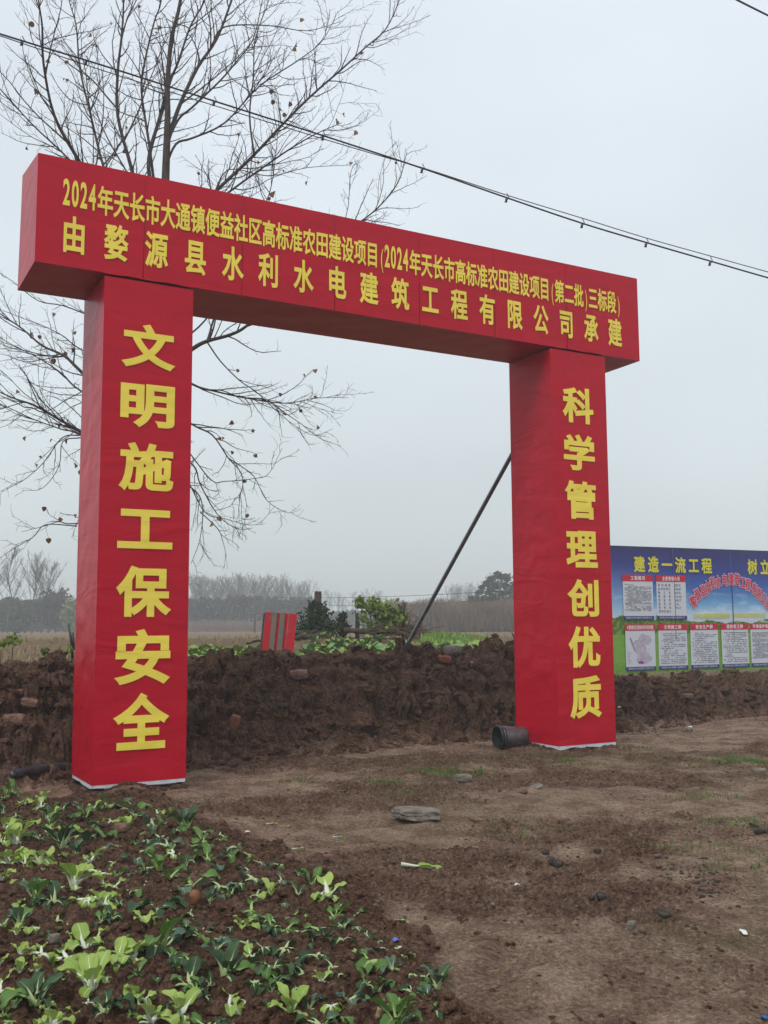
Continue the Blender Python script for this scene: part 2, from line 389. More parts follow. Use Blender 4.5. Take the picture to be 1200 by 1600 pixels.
straw = sstep(2.6, 3.6, q_+(fbm(gx*.8, gy*.8, 3)-.5)*1.5)*sstep(12, 15, gy)
green = (1-bank_)*(1-bed_)*sstep(.50, .66, fbm(gx*.6+70, gy*.6+20, 4))*.8*sstep(-1.0, 1.5, gx)
green = np.clip(green+bank_*.35*sstep(.52, .7, fbm(gx*1.2+7, gy*1.2, 4)), 0, 1)
nx, ny = len(cs), len(ys)
idx = np.arange(nx*ny).reshape(ny, nx)
quads = np.stack([idx[:-1, :-1], idx[:-1, 1:], idx[1:, 1:], idx[1:, :-1]], -1).reshape(-1, 4)
fc = lambda a: a[quads].mean(1)
reg = np.zeros(len(quads), int)                                   # 0 dirt ground, 1 vegetable bed, 2 soil bank, 3 stubble field
fb, fd, fs_ = fc(bank_), fc(bed_), fc(straw)
reg[fd > .5] = 1; reg[fb > .5] = 2; reg[fs_ > .5] = 3
rgh = np.exp(-np.clip(q_-2.2, 0, None)/.6)*bank_*(.5+fbm(gx*1.1+50, gy*1.1, 3))
al = gx*CU+gy*SU                                                   # distance along the bank: lumps on its face stand out towards the open ground
out = rgh*((bil(al*2.6, gz*3.6+gy*.6, 4, .6)-.5)*.20+(bil(al*8+3, gz*9+gy, 3, .6)-.5)*.07)
V = np.stack([gx+out*SU, gy-out*CU, gz], -1); COL = np.stack([dry, green, straw, np.ones_like(dry)], -1).astype(np.float32)
for r, nm in enumerate(['dirt_ground', 'vegetable_bed', 'soil_bank', 'stubble_field']):
    fq = quads[reg == r]; used, inv = np.unique(fq, return_inverse=True)
    me = fast_mesh(nm, V[used], inv.reshape(-1, 4), M_soil)
    a = me.color_attributes.new('ground', 'FLOAT_COLOR', 'POINT'); a.data.foreach_set('color', COL[used].ravel())
    tag(link(nm, me), kind='structure')

# ------------------------------------------------------------------ loose clods, pebbles, grass: what nobody could count
import bmesh
def ico(sub):
    bm = bmesh.new(); bmesh.ops.create_icosphere(bm, subdivisions=sub, radius=1)
    v = np.array([q.co[:] for q in bm.verts]); f = np.array([[w.index for w in q.verts] for q in bm.faces]); bm.free(); return v, f
I1, I2 = ico(1), ico(2)
I3 = ico(3)
def variants(base, n, amp, seed):
    out = []
    for k in range(n):
        v, f = base; o = seed+k*7.7
        d = fbm(v[:, 0]*1.4+o, v[:, 1]*1.4+o, 4, .75, z=v[:, 2]*1.4+5.)
        out.append((v*(1+(d-.5)*amp*2)[:, None], f))
    return out
def scatter(name, pts, sizes, base, mats, amp=.6, seed=1, flat=.75, smooth=False):
    rs = np.random.RandomState(seed); vr = variants(base, 14, amp, seed)
    vs = []; fs = []; b = 0
    for p, sz in zip(pts, sizes):
        v, f = vr[rs.randint(14)]
        a = rs.rand()*6.28; c, s = math.cos(a), math.sin(a); sc = sz*np.array([1+rs.rand()*.4, .8+rs.rand()*.3, flat*(.7+rs.rand()*.5)])
        w = v*sc; w = np.stack([w[:, 0]*c-w[:, 1]*s, w[:, 0]*s+w[:, 1]*c, w[:, 2]], -1)+p
        vs.append(w); fs.append(f+b); b += len(v)
    return link(name, fast_mesh(name, np.concatenate(vs), np.concatenate(fs), mats, smooth))
def pick(n, x0, x1, y0, y1, test, seed, pw=1):
    rs = np.random.RandomState(seed); x = rs.uniform(x0, x1, n*8); y = y0+(y1-y0)*rs.rand(n*8)**pw
    x = np.where(np.abs(x) < .48*y+.8, x, np.nan)
    ok = ~np.isnan(x); x, y = x[ok], y[ok]
    mk = test(*masks(x, y), x, y); x, y = x[mk][:n], y[mk][:n]
    return np.stack([x, y, height(x, y)], -1), rs
P, rs = pick(8800, -7, 11, 9, 19, lambda s, t, tb, hc, bk, bd, x, y: (t-tb > -.15) & (t-tb < 2.6) & ((s < -.1) | (s > 1.6) | (t > 1.1)), 5)
sz = .010+.058*rs.rand(len(P))**2.6; 
tag(scatter('bank_clods', P-[0, 0, .004], sz, I2, M_clod, .75, 2), kind='stuff')
P, rs = pick(300, -7, 11, 9, 19, lambda s, t, tb, hc, bk, bd, x, y: (t-tb > .0) & (t-tb < 2.4), 15)

tag(scatter('bank_lumps', P-[0, 0, .02], .04+.11*rs.rand(len(P))**2.2, I3, M_clod, .85, 4), kind='stuff')
P, rs = pick(3700, -5, 1.2, 3, 9.6, lambda s, t, tb, hc, bk, bd, x, y: bd > .5, 6)
tag(scatter('bed_clods', P, .008+.026*rs.rand(len(P))**2.2, I2, M_clod, .75, 3), kind='stuff')
P, rs = pick(8500, -3, 9, 3, 16, lambda s, t, tb, hc, bk, bd, x, y: (bd < .5) & (bk < .5) & (fbm(x*.8+9, y*.8+3, 4) > .46), 8)
tag(scatter('loose_soil_crumbs', P, .003+.014*rs.rand(len(P))**3.5, I1, M_clod, .7, 9), kind='stuff')
P, rs = pick(300, -3, 9, 3, 17, lambda s, t, tb, hc, bk, bd, x, y: (bd < .5), 18)
tag(scatter('scattered_pebbles', P, (.003+.010*rs.rand(len(P))**3), I1, M_stone, .6, 19), kind='stuff')

fp = []; rs = np.random.RandomState(31)
for x0 in (.65, 7.556-.598-.883):
    for k in range(260):
        u = rs.rand(); side = rs.randint(3)
        s0, t0_ = ((x0+.883*u, -abs(rs.normal(0, .05))-.01) if side < 2 else (x0-abs(rs.normal(0, .05))-.01, .833*u))
        X = OX+s0*CU-t0_*SU; Y = OY+s0*SU+t0_*CU; fp.append((X, Y, float(height(np.array([X]), np.array([Y]))[0])))
tag(scatter('footing_soil', np.array(fp), .008+.028*rs.rand(len(fp))**2, I2, M_clod, .75, 33), kind='stuff')
def blades(name, pts, hts, mats, seed, per=1, lean=.5, wid=.004):
    rs = np.random.RandomState(seed); n = len(pts)*per
    P = np.repeat(pts, per, 0)+np.concatenate([rs.normal(0, .012, (n, 2)), np.zeros((n, 1))], 1); H = np.repeat(hts, per)*rs.uniform(.5, 1.2, n)
    a = rs.rand(n)*6.28; l = rs.rand(n)*lean; d = np.stack([np.cos(a), np.sin(a), 0*a], -1); w = np.stack([-np.sin(a), np.cos(a), 0*a], -1)*(wid*(.6+.8*rs.rand(n)))[:, None]
    tip = P+d*(H*l)[:, None]+np.array([0, 0, 1])*(H*np.sqrt(np.clip(1-l*l, .05, 1)))[:, None]; mid = P*.5+tip*.5+np.array([0, 0, 1])*(H*.08)[:, None]
    v = np.stack([P-w, P+w, mid+w*.8, mid-w*.8, tip], 1).reshape(-1, 3); b = np.arange(n)[:, None]*5
    f = np.concatenate([b+np.array([[0, 1, 2]]), b+np.array([[0, 2, 3]]), b+np.array([[3, 2, 4]])], 0)
    return link(name, fast_mesh(name, v, f, mats, False))
def grass_patch(px, py, rx, ry, n, seed, h=.035, label=None):
    c = surf(px, py); rs = np.random.RandomState(seed)
    x = c.x+rs.normal(0, rx, n); y = c.y+rs.normal(0, ry, n)
    return tag(blades('grass_patch', np.stack([x, y, height(x, y)], -1), np.full(n, h), M_grass, seed, 2, .8, .003), kind='stuff')
for i, (px, py, rx, ry, n) in enumerate([(700, 1208, .14, .10, 420), (735, 1208, .10, .06, 200), (595, 1222, .12, .04, 130), (668, 1206, .08, .05, 80), (885, 1189, .06, .04, 110), (1180, 1190, .18, .10, 420),
        (1130, 1190, .16, .05, 200), (990, 1168, .12, .05, 80), (1105, 1245, .16, .12, 90), (1150, 1290, .22, .2, 160), (1175, 1350, .2, .25, 140), (930, 1195, .2, .1, 80), (465, 1220, .10, .05, 50), (820, 1300, .2, .15, 60), (1060, 1325, .18, .1, 60), (640, 1240, .2, .1, 60)]):
    grass_patch(px, py, rx, ry, n, 50+i)
rs = np.random.RandomState(77)                                     # straw stubble on the field behind
n = 20000; y = 15+75*rs.rand(n)**1.6; x = (rs.rand(n)*2-1)*(.5*y+3)
mk = masks(x, y); ok = (mk[1]-mk[2] > 3.0); x, y = x[ok], y[ok]
tag(blades('stubble', np.stack([x, y, height(x, y)], -1), .06+.10*rs.rand(len(x)), M_straw, 78, 1, .9, .010), kind='stuff')

# ------------------------------------------------------------------ lettering
_tc = bpy.data.curves.new('glyph', 'FONT'); _to = bpy.data.objects.new('glyph', _tc); C.objects.link(_to)
_gc = {}
def glyph(ch, bold=.022, res=3):
    k = (ch, bold, res)
    if k not in _gc:
        _tc.body = ch; _tc.bevel_depth = bold; _tc.bevel_resolution = 0; _tc.resolution_u = res
        dg = bpy.context.evaluated_depsgraph_get(); dg.update()
        me = bpy.data.meshes.new_from_object(_to.evaluated_get(dg))
        v = np.array([q.co[:] for q in me.vertices]) if len(me.vertices) else np.zeros((0, 3)); f = [tuple(q.vertices) for q in me.polygons]
        if bold and len(v):                   # keep the front and its rim, drop the back
            f = [q for q in f if v[list(q), 2].min() > -bold*.5]
        bpy.data.meshes.remove(me); _gc[k] = (v, f)
    return _gc[k]
def put_char(mb, ch, x0, z0, w, h, y, bold=.022, res=3, fit=False, rot=0, mi=0):
    v, f = glyph(ch, bold, res)
    if not len(v): return
    x = v[:, 0]; z = v[:, 1]; dep = v[:, 2]*.004*w/.2
    if fit:                                  # stretch the glyph to the box
        gx0, gx1, gz0, gz1 = x.min(), x.max(), z.min(), z.max()
        X = x0+(x-gx0)/(gx1-gx0)*w; Z = z0+(z-gz0)/(gz1-gz0)*h
    else:
        X = x0+x*w; Z = z0+(z+.10)/.95*h
    if rot:
        cx, cz = x0+w/2, z0+h/2; dx, dz = X-cx, Z-cz
        X = cx+dx*math.cos(rot)-dz*math.sin(rot); Z = cz+dx*math.sin(rot)+dz*math.cos(rot)
    mb.add([(a, y-c_, b) for a, b, c_ in zip(X, Z, dep)], f, mi)
def text_row(mb, s, x0, x1, z0, h, y, bold=.022, res=3, gap=.0, mi=0):
    wd = {c: (.52 if c in '0123456789' else .5 if c in '（）()' else 1.) for c in s}
    tot = sum(wd[c] for c in s)+gap*(len(s)-1); u = (x1-x0)/tot; x = x0
    for c in s:
        if c in '（）':
            put_char(mb, {'（': '(', '）': ')'}[c], x+.15*u, z0-.02*h, u*.8, h, y, .0, res, mi=mi)
        elif c in '0123456789': put_char(mb, c, x, z0-.0*h, u*.86, h*1.18, y, bold*1.1, res, mi=mi)
        else: put_char(mb, c, x, z0, u, h, y, bold, res, mi=mi)
        x += (wd[c]+gap)*u

# ------------------------------------------------------------------ the red banner arch
arch = empty('banner_arch', (OX, OY, 0), YAW)
tag(arch, 'red vinyl banner archway with yellow Chinese slogans standing on the bare earth', 'banner arch')
L, HB, DP, PW, HP = 7.556, 1.125, .833, .883, 4.869
PL0, PR0 = .65, L-.598-.883
def crease(x, z, amp, k):                       # slack in the cloth
    return amp*(np.sin(z*9+3*fbm(x*1.5+k, z*1.5, 3)*6)*.4+(fbm(x*2.2+k, z*4.5, 4)-.5)*1.6)
def cloth_face(mb, p0, eu, ev, nu, nv, n, amp, k, lowamp=0):
    p0, eu, ev, n = map(np.array, (p0, eu, ev, n)); u = np.linspace(0, 1, nu+1); v = np.linspace(0, 1, nv+1); U_, V_ = np.meshgrid(u, v)
    lu, lv = np.linalg.norm(eu), np.linalg.norm(ev)
    edge = np.sin(np.pi*U_)**.35*np.sin(np.pi*V_)**.35
    d = crease(U_*lu, V_*lv, amp*(1+lowamp*(1-V_)**4), k)*edge
    Pn = p0+U_[..., None]*eu+V_[..., None]*ev+d[..., None]*n
    idx = np.arange((nu+1)*(nv+1)).reshape(nv+1, nu+1)
    q = np.stack([idx[:-1, :-1], idx[:-1, 1:], idx[1:, 1:], idx[1:, :-1]], -1).reshape(-1, 4)
    mb.add(Pn.reshape(-1, 3).tolist(), q.tolist())
def cloth_pillar(x0, k, zt, zb=.07):
    mb = MB(); h = zt-zb; w = PW
    cloth_face(mb, (x0, 0, zb), (w, 0, 0), (0, 0, h), 26, 120, (0, -1, 0), .0026, k, 1.8)
    cloth_face(mb, (x0, DP, zb), (0, -DP, 0), (0, 0, h), 24, 110, (-1, 0, 0), .008, k+3, 1.0)
    cloth_face(mb, (x0+w, 0, zb), (0, DP, 0), (0, 0, h), 10, 50, (1, 0, 0), .008, k+5, .5)
    cloth_face(mb, (x0+w, DP, zb), (-w, 0, 0), (0, 0, h), 10, 50, (0, 1, 0), .008, k+7, .5)
    return mb
for i, (x0, chars, xa, xb, pos) in enumerate([(PL0, '文明施工保安全', .826, 1.36, [(4.436,4.004),(3.841,3.421),(3.262,2.801),(2.616,2.251),(2.078,1.604),(1.48,.972),(.885,.373)]),
                                (PR0, '科学管理创优质', 6.245, 6.74, [(4.412,3.972),(3.821,3.38),(3.243,2.779),(2.625,2.187),(2.037,1.591),(1.47,.979),(.878,.381)])]):
    pe = link('pillar', cloth_pillar(x0, 10.+i*20, HP-.004).mesh('pillar', M_red), arch)
    mb = MB()
    for ch, (zt, zb) in zip(chars, pos):
        w = xb-xa; zz = (zt+zb)/2; h_ = (zt-zb)+.01
        put_char(mb, ch, xa, zz-h_/2, w, h_, -.0085, .034, 5, fit=True)
    mb.build('lettering', M_yel, pe, False)
    # white hem round the foot, sleeve of black steel feet
    mb = MB(); zt = .072; zb = .035
    nn = 24
    for (a, b) in (((x0+.004, .002), (x0+PW-.004, .002)), ((x0+.002, DP-.004), (x0+.002, .004)), ((x0+PW-.002, .004), (x0+PW-.002, DP-.004))):
        pts = []
        for j in range(nn+1):
            u = j/nn; x = a[0]+(b[0]-a[0])*u; y = a[1]+(b[1]-a[1])*u; zz = zb+.020*(mnoise.noise(Vector((x*5+i*3, y*5, 0))))
            pts += [(x, y, zt+.003), (x+.003*math.sin(j*2.), y+.003*math.cos(j*1.7), zz)]
        mb.add(pts, [(2*j, 2*j+1, 2*j+3, 2*j+2) for j in range(nn)])
    mb.build('hem', M_hem, pe)
    for fx, fy in ((x0+.03, .03), (x0+PW-.09, .03), (x0+.03, DP-.09), (x0+PW-.09, DP-.09)):
        mb = MB(); mb.box(fx+.03, fy+.02, -.12, fx+.075, fy+.065, .07); mb.box(fx, fy, -.12, fx+.11, fy+.09, .004); mb.build('foot', M_dark, pe, False)
mb = MB()
T = HP+HB
def cfb(p00, p10, p01, p11, nu, nv, n, amp, k):       # cloth face from four corners
    p00, p10, p01, p11, n = map(np.array, (p00, p10, p01, p11, n)); u = np.linspace(0, 1, nu+1); v = np.linspace(0, 1, nv+1); U_, V_ = np.meshgrid(u, v); U1, V1 = U_[..., None], V_[..., None]
    d = crease(U_*np.linalg.norm(p10-p00), V_*np.linalg.norm(p01-p00), amp, k)*np.sin(np.pi*U_)**.35*np.sin(np.pi*V_)**.35
    Pn = (p00*(1-U1)+p10*U1)*(1-V1)+(p01*(1-U1)+p11*U1)*V1+d[..., None]*n
    idx = np.arange((nu+1)*(nv+1)).reshape(nv+1, nu+1); q = np.stack([idx[:-1, :-1], idx[:-1, 1:], idx[1:, 1:], idx[1:, :-1]], -1).reshape(-1, 4)
    mb.add(Pn.reshape(-1, 3).tolist(), q.tolist())
c = dict(flb=(0, 0, HP+.025), frb=(L, 0, HP+.025), flt=(0, 0, T-.045), frt=(L, 0, T-.0), blb=(-.01, DP, HP-.012), brb=(L, DP, HP), blt=(0, DP, T+.065), brt=(L, DP, T))
c['frb'] = (L, 0, HP+.02)
cfb(c['flb'], c['frb'], c['flt'], c['frt'], 160, 26, (0, -1, 0), .003, 1.)
cfb(c['blb'], c['flb'], c['blt'], c['flt'], 18, 24, (-1, 0, 0), .006, 2.)
cfb(c['frb'], c['brb'], c['frt'], c['brt'], 12, 14, (1, 0, 0), .006, 3.)
cfb(c['brb'], c['blb'], c['brt'], c['blt'], 60, 12, (0, 1, 0), .006, 4.)
cfb(c['blb'], c['brb'], c['flb'], c['frb'], 120, 12, (0, 0, -1), .008, 5.)
cfb(c['flt'], c['frt'], c['blt'], c['brt'], 60, 8, (0, 0, 1), .008, 6.)
beam = mb.build('beam', M_red, arch)
M_seam = mat('seam_thread', (.25,.004,.012), .6)
for sx in (1.02, 2.05, 3.12, 4.2, 5.25, 6.35):
    mb = MB(); mb.tube([(sx, -.003, HP+.03), (sx+.004, -.0045, HP+.6), (sx, -.003, T-.03)], .0022, 5); mb.build('seam', M_seam, beam)
# rolled edge where the beam's cloth laps over each pillar
for x0 in (PL0, PR0):
    mb = MB(); mb.tube([(x0+PW*j/16, -.006-.003*math.sin(j*1.9), HP+.022-.004*math.sin(j*.9+x0)) for j in range(17)], .006, 6); mb.build('hem_fold', M_red, beam)
mb = MB(); text_row(mb, '2024年天长市大通镇便益社区高标准农田建设项目（2024年天长市高标准农田建设项目（第二批）三标段）', .235, 7.25, 5.46, .285, -.0085, .024, 4)
mb.build('lettering', M_yel, beam, False)
mb = MB(); s2 = '由婺源县水利水电建筑工程有限公司承建'
for k, ch in enumerate(s2):
    x = .232+(7.02-.232)*k/(len(s2)-1); put_char(mb, ch, x, 5.03, .235, .355, -.0085, .026, 4)
mb.build('lettering', M_yel, beam, False)

# brace behind the right pillar
top = at(830, 655, 12.95); bot = surf(630, 1021); 
br = MB(); br.tube([bot-(top-bot).normalized()*.12, top], .032, 4); o = br.build('brace_pole', M_pole, None, False)
tag(o, 'dark square steel prop leaning from the soil bank to the right pillar', 'prop')

# ------------------------------------------------------------------ display board on the right
BYAW = .451; A = at(953, 853, 18.8); BO = Vector((A.x, A.y, 0))
board = empty('display_board', (BO.x, BO.y, 0), BYAW)
tag(board, 'blue and green construction notice board with white bulletin panels behind the soil bank', 'notice board')
BX0, BX1, BZ0, BZ1 = -.17, 5.6, .548, 2.925
M_sheetseam = mat('sheet_seam', (.045,.06,.17), .5)
MP = bpy.data.materials.new('printed_sky_and_meadow'); MP.use_nodes = True; g = NT(MP); b = g.n.nodes['Principled BSDF']
t = g.new('ShaderNodeTexCoord'); sxyz = g.new('ShaderNodeSeparateXYZ'); g.L(t.outputs['Object'], sxyz.inputs[0]); zz = sxyz.outputs[2]; xx = sxyz.outputs[0]
zt = g.math('ADD', zz, g.math('MULTIPLY', g.rng(xx, 0, 1.2, -.0, .35), 1))
skyc = g.ramp(g.rng(zz, 1.45, 2.92), [(0, (.62,.60,.66)), (.13, (.50,.66,.80)), (.27, (.16,.40,.68)), (.48, (.035,.12,.44)), (.72, (.030,.045,.26)), (1, (.026,.024,.135))])
left = g.rng(xx, -.1, 1.0, .8, 0)
skyc = g.mix(g.math('MULTIPLY', left, g.rng(zz, 1.5, 2.6, .9, 0)), skyc, (.42,.56,.72))
mpc = g.new('ShaderNodeMapping'); mpc.inputs['Scale'].default_value = (1.2, 1, 5); g.L(t.outputs['Object'], mpc.inputs[0])
cl = g.math('MULTIPLY', g.rng(g.noise(mpc.outputs[0], 1.7, 6, .6), .50, .66), g.rng(zz, 1.5, 2.25, 1, 0), True)
cl2 = g.math('MULTIPLY', cl, g.rng(zz, 1.45, 1.6, 0, 1), True)
skyc = g.mix(g.math('MULTIPLY', cl2, .75), skyc, (.78,.84,.90))
gr = g.ramp(g.noise(t.outputs['Object'], 16, 5, .7), [(.3, (.07,.20,.02)), (.7, (.24,.46,.06))])
gr2 = g.mix(g.rng(zz, .6, .95, 0, .8), gr, (.16,.36,.045))
gr2 = g.mix(g.rng(g.noise(mpc.outputs[0], 2.2, 3), .4, .6, 0, .5), gr2, (.24,.42,.07))
hline = g.rng(zz, 1.28, 1.30); scn = g.mix(hline, gr2, skyc)
bushh = g.math('ADD', 1.36, g.math('MULTIPLY', g.noise(mpc.outputs[0], 1.4, 4, .6), .50))
bh = g.math('SUBTRACT', bushh, g.rng(xx, .4, 2.5, 0, .12))
bm_ = g.math('MULTIPLY', g.math('LESS_THAN', zz, bh), g.math('GREATER_THAN', zz, 1.27))
bc = g.ramp(g.noise(t.outputs['Object'], 11, 5, .7), [(.35, (.03,.07,.015)), (.5, (.10,.21,.03)), (.7, (.36,.42,.08))])
scn = g.mix(bm_, scn, bc)
g.L(scn, b.inputs['Base Color']); b.inputs['Roughness'].default_value = .4
wv = g.noise(t.outputs['Object'], 1.2, 3); g.L(g.bump(wv, .25, .06), b.inputs['Normal'])
mb = MB(); nn = 60
for j in range(nn):
    pass
pts = []
for k in range(13):
    for j in range(nn+1):
        x = BX0+(BX1-BX0)*j/nn; z = BZ0+(BZ1-BZ0)*k/12
        pts.append((x, .006*math.sin(x*2.7+z)+.003*math.sin(z*5+x), z))
mb.add(pts, [(k*(nn+1)+j, k*(nn+1)+j+1, (k+1)*(nn+1)+j+1, (k+1)*(nn+1)+j) for k in range(12) for j in range(nn)])
mb.build('printed_sheet', MP, board)
for q_ in (1052, 1142):
    sx_ = bp(q_, 900)[0] if 'bp' in globals() else on_plane(q_, 900, BO, BYAW)[0]; mb = MB(); mb.tube([(sx_, -.003, BZ0+.01), (sx_+.01, -.006, 1.7), (sx_, -.003, BZ1-.01)], .011, 5); mb.build('sheet_seam', M_sheetseam, board)
mb = MB()
mb.box(BX0, .02, BZ1-.005, BX1, .06, BZ1+.012); mb.box(BX0, .02, BZ0, BX1, .06, BZ0+.03)
mb.box(BX0, .02, BZ0+.031, BX0+.04, .06, BZ1-.006); mb.build('frame', M_dark, board, False)
for px_ in (.05, 1.45, 2.9, 4.3):
    mb = MB(); mb.box(px_, .062, -.3, px_+.05, .11, BZ1-.05); mb.build('post', M_pole, board, False)
    mb = MB(); mb.tube([(px_+.02, .11, BZ1-.5), (px_+.02, 1.5, .0)], .02, 5); mb.build('strut', M_pole, board)
MBW = mat('bulletin_white', (.63,.65,.70), .5); MBR = mat('bulletin_red', (.55,.02,.045), .5); MBN = mat('bulletin_navy', (.045,.055,.20), .5)
MBT = mat('bulletin_ink', (.10,.10,.13), .6); MBWT = mat('bulletin_white_ink', (.75,.72,.74), .5); MBY = mat('board_yellow', (.72,.66,.05), .5)
MBP = mat('map_lines', (.42,.36,.45), .6, col2=(.58,.52,.60), vscale=14); MBPU = mat('map_purple', (.34,.03,.36), .5); MBPI = mat('arc_pink_outline', (.72,.42,.50), .5); MBRR = mat('arc_red', (.62,.02,.05), .5)
MBG = mat('map_grey', (.20,.18,.26), .6)
def bp(px, py): return on_plane(px, py, BO, BYAW)
def fineprint(mb, x0, x1, z1, z0, rows, rs, h=.42, dens=.75, para=True, mi=0):
    dz = (z1-z0)/rows
    for r in range(rows):
        z = z1-dz*(r+.5); x = x0+(x1-x0)*(.12 if para and rs.rand() < .35 else 0); xe = x1 if rs.rand() < .7 else x0+(x1-x0)*rs.uniform(.3, .9)
        while x < xe-.008:
            w = rs.uniform(.012, .02)
            if rs.rand() < dens: mb.add([(x, -.018, z-dz*h/2), (x+w, -.018, z-dz*h/2), (x+w, -.018, z+dz*h/2*rs.uniform(.5, 1)), (x, -.018, z+dz*h/2)], [(0, 1, 2, 3)], mi)
            x += w+.006
COMP = '婺源县水利水电建筑工程有限公司'
def panel(x0, x1, zt, zb, title, seed, body='text', tw=None):
    w = x1-x0; hh = .115 if zb < 1.4 else .12; fh = .068; rs = np.random.RandomState(seed)
    p = MB(); p.box(x0, -.0135, zb, x1, -.0095, zt); po = p.build('bulletin_panel', MBW, board, False)
    p = MB(); p.box(x0-.008, -.017, zt-hh, x1+.008, -.0138, zt+.004); p.build('header', MBR, po, False)
    p = MB(); p.box(x0-.004, -.017, zb-.004, x1+.004, -.0138, zb+fh); p.build('footer', MBN, po, False)
    p = MB()
    tw = tw or .72; n = len(title); a = x0+w*(1-tw)/2; st_ = w*tw/n
    for k, ch in enumerate(title): put_char(p, ch, a+st_*k+st_*.06, zt-hh+.022, min(st_*.88, .085), .078, -.0185, .03, 1)
    for k, ch in enumerate(COMP): put_char(p, ch, x0+w*.07+w*.86/15*k, zb+.015, w*.052, .040, -.0185, .0, 1)
    p.build('heading_lettering', MBWT, po, False)
    p = MB()
    if body == 'text': fineprint(p, x0+.04, x1-.04, zt-hh-.04, zb+fh+.03, 17, rs)
    elif body == 'dense': fineprint(p, x0+.04, x1-.04, zt-hh-.05, zb+fh+.09, 24, rs, .5, .85)
    elif body == 'names':
        rows = ['项目经理', '技术负责人', '施工员', '质检员', '安全员', '造价员', '资料员', '劳资负责人']; rh = (zt-hh-.03-(zb+fh+.05))/8
        for r, nm in enumerate(rows):
            z = zt-hh-.03-rh*(r+1)
            for k, ch in enumerate(nm): put_char(p, ch, x0+.035+(.255*k/max(1, len(nm)-1)), z+.01, .047, rh*.72, -.0185, .012, 1)
            for k in range(3 if r not in (5,) else 2):
                if r < 7:
                    xx_ = x0+w*.60+k*.058
                    fineprint(p, xx_, xx_+.05, z+rh*.8, z+.012, 3, rs, .6, 1., False)
    if body == 'map':
        pts = [(.16,.84),(.20,.80),(.26,.68),(.30,.74),(.42,.78),(.50,.93),(.57,.98),(.64,.93),(.82,.90),(.88,.76),(.80,.62),(.66,.60),(.70,.40),(.86,.22),(.90,.30),(.84,.12),(.66,.04),(.40,.05),(.34,.14),(.42,.30),(.30,.42)]
        zb2, zt2 = zb+fh+.03, zt-hh-.03
        q = [(x0+w*a_, -.0160, zb2+(zt2-zb2)*b_) for a_, b_ in pts]; p.add(q, [tuple(range(len(q)))], 0)
        q = [(x0+w*a_, -.0175, zb2+(zt2-zb2)*b_) for a_, b_ in [(.42,.05),(.40,.10),(.50,.13),(.55,.11),(.60,.06),(.56,.03)]]; p.add(q, [tuple(range(6))], 1)
        q = [(x0+w*a_, -.0175, zb2+(zt2-zb2)*b_) for a_, b_ in [(.13,.84),(.16,.85),(.30,.44),(.28,.44)]]; p.add(q, [(0, 3, 2, 1)], 2)
        for k in range(26):
            a_, b_ = rs.uniform(.3, .78), rs.uniform(.12, .85); an = rs.rand()*3; l = rs.uniform(.04, .12)
            dx, dz = math.cos(an)*l*w, math.sin(an)*l*w; X, Z = x0+w*a_, zb2+(zt2-zb2)*b_
            p.add([(X, -.0178, Z), (X+dx, -.0178, Z+dz), (X+dx, -.0178, Z+dz+.004), (X, -.0178, Z+.004)], [(0, 1, 2, 3)], 2)
        fineprint(p, x0+.03, x0+.12, zb2+.26, zb2+.02, 9, rs, .3, .7, mi=2)
        p.build('site_map', [MBP, MBPU, MBG], po, False)
    else: p.build('body_lettering', MBT, po, False)['kind'] = 'stuff'
pz = [(972, 898, 1015, 968), (1025, 899, 1069, 968)]
a1 = bp(972, 898); a2 = bp(1018, 968); panel(a1[0], a1[0]+.715, a1[1], a2[1], '工程概况', 1, 'dense', .5)
a3 = bp(1025, 899); panel(a3[0]-.01, a3[0]+.715, a1[1], a2[1], '主要管理人员', 2, 'names', .62)
b1 = bp(976, 976); b2 = bp(980, 1048); zt1, zb1 = b1[1], b2[1]
for k, (px_, ttl, bd, tw) in enumerate([(976, '大通镇便益社区高标准农田平面布置图', 'map', .9), (1027.5, '文明施工牌', 'text', .62), (1077.5, '安全生产牌', 'text', .64), (1126, '消防保卫牌', 'text', .64), (1171.5, '环境保护措施牌', 'dense', .84)]):
    a_ = bp(px_, 978)[0]; panel(a_, a_+.705, zt1, zb1, ttl, 10+k, bd, tw)
a_ = bp(1171.5, 978)[0]+.82; panel(a_, a_+.705, zt1, zb1, '工程建设管理牌', 15, 'text', .84) if False else None
mb = MB()
xa, za = bp(990, 889); xb, zb_ = bp(1112, 868)
n1 = '建造一流工程'
for k, ch in enumerate(n1): put_char(mb, ch, xa+(xb-xa)*k/6*1.025, 2.445, .27, .30, -.012, .032, 3)
xa2 = bp(1167, 880)[0]
for k, ch in enumerate('树立'): put_char(mb, ch, xa2+.345*k, 2.445, .27, .30, -.012, .032, 3)
mb.build('title_lettering', MBY, board, False)
# company name in an arc
arcpx = [(1083,940),(1089,929),(1098,923),(1105,917),(1113,911),(1122,909),(1132,906.5),(1142,905),(1151,905.5),(1160,910),(1168,913.5),(1178,919.5),(1185,928),(1192,935),(1199,944)]
o1 = MB(); o2 = MB()
for k, (ch, q) in enumerate(zip(COMP, arcpx)):
    x, z = bp(*q); rot = .75*(1-k/7.); rot = max(-.8, min(.8, rot))
    put_char(o1, ch, x-.075, z-.12, .15, .24, -.011, .075, 1, rot=rot*.7); put_char(o2, ch, x-.07, z-.115, .14, .23, -.0135, .02, 1, rot=rot*.7)
o1.build('arc_lettering_outline', MBPI, board, False); o2.build('arc_lettering', MBRR, board, False)
mb = MB(); xa, za = bp(1083, 966); 
text_row(mb, '2024年天长市大通镇便益社区高标准农田建设项目', xa, xa+.95, za, .10, -.012, .03, 1); text_row(mb, '2024年天长市高标准农田建设项目三标段', xa+1.0, xa+1.9, za, .10, -.012, .03, 1)
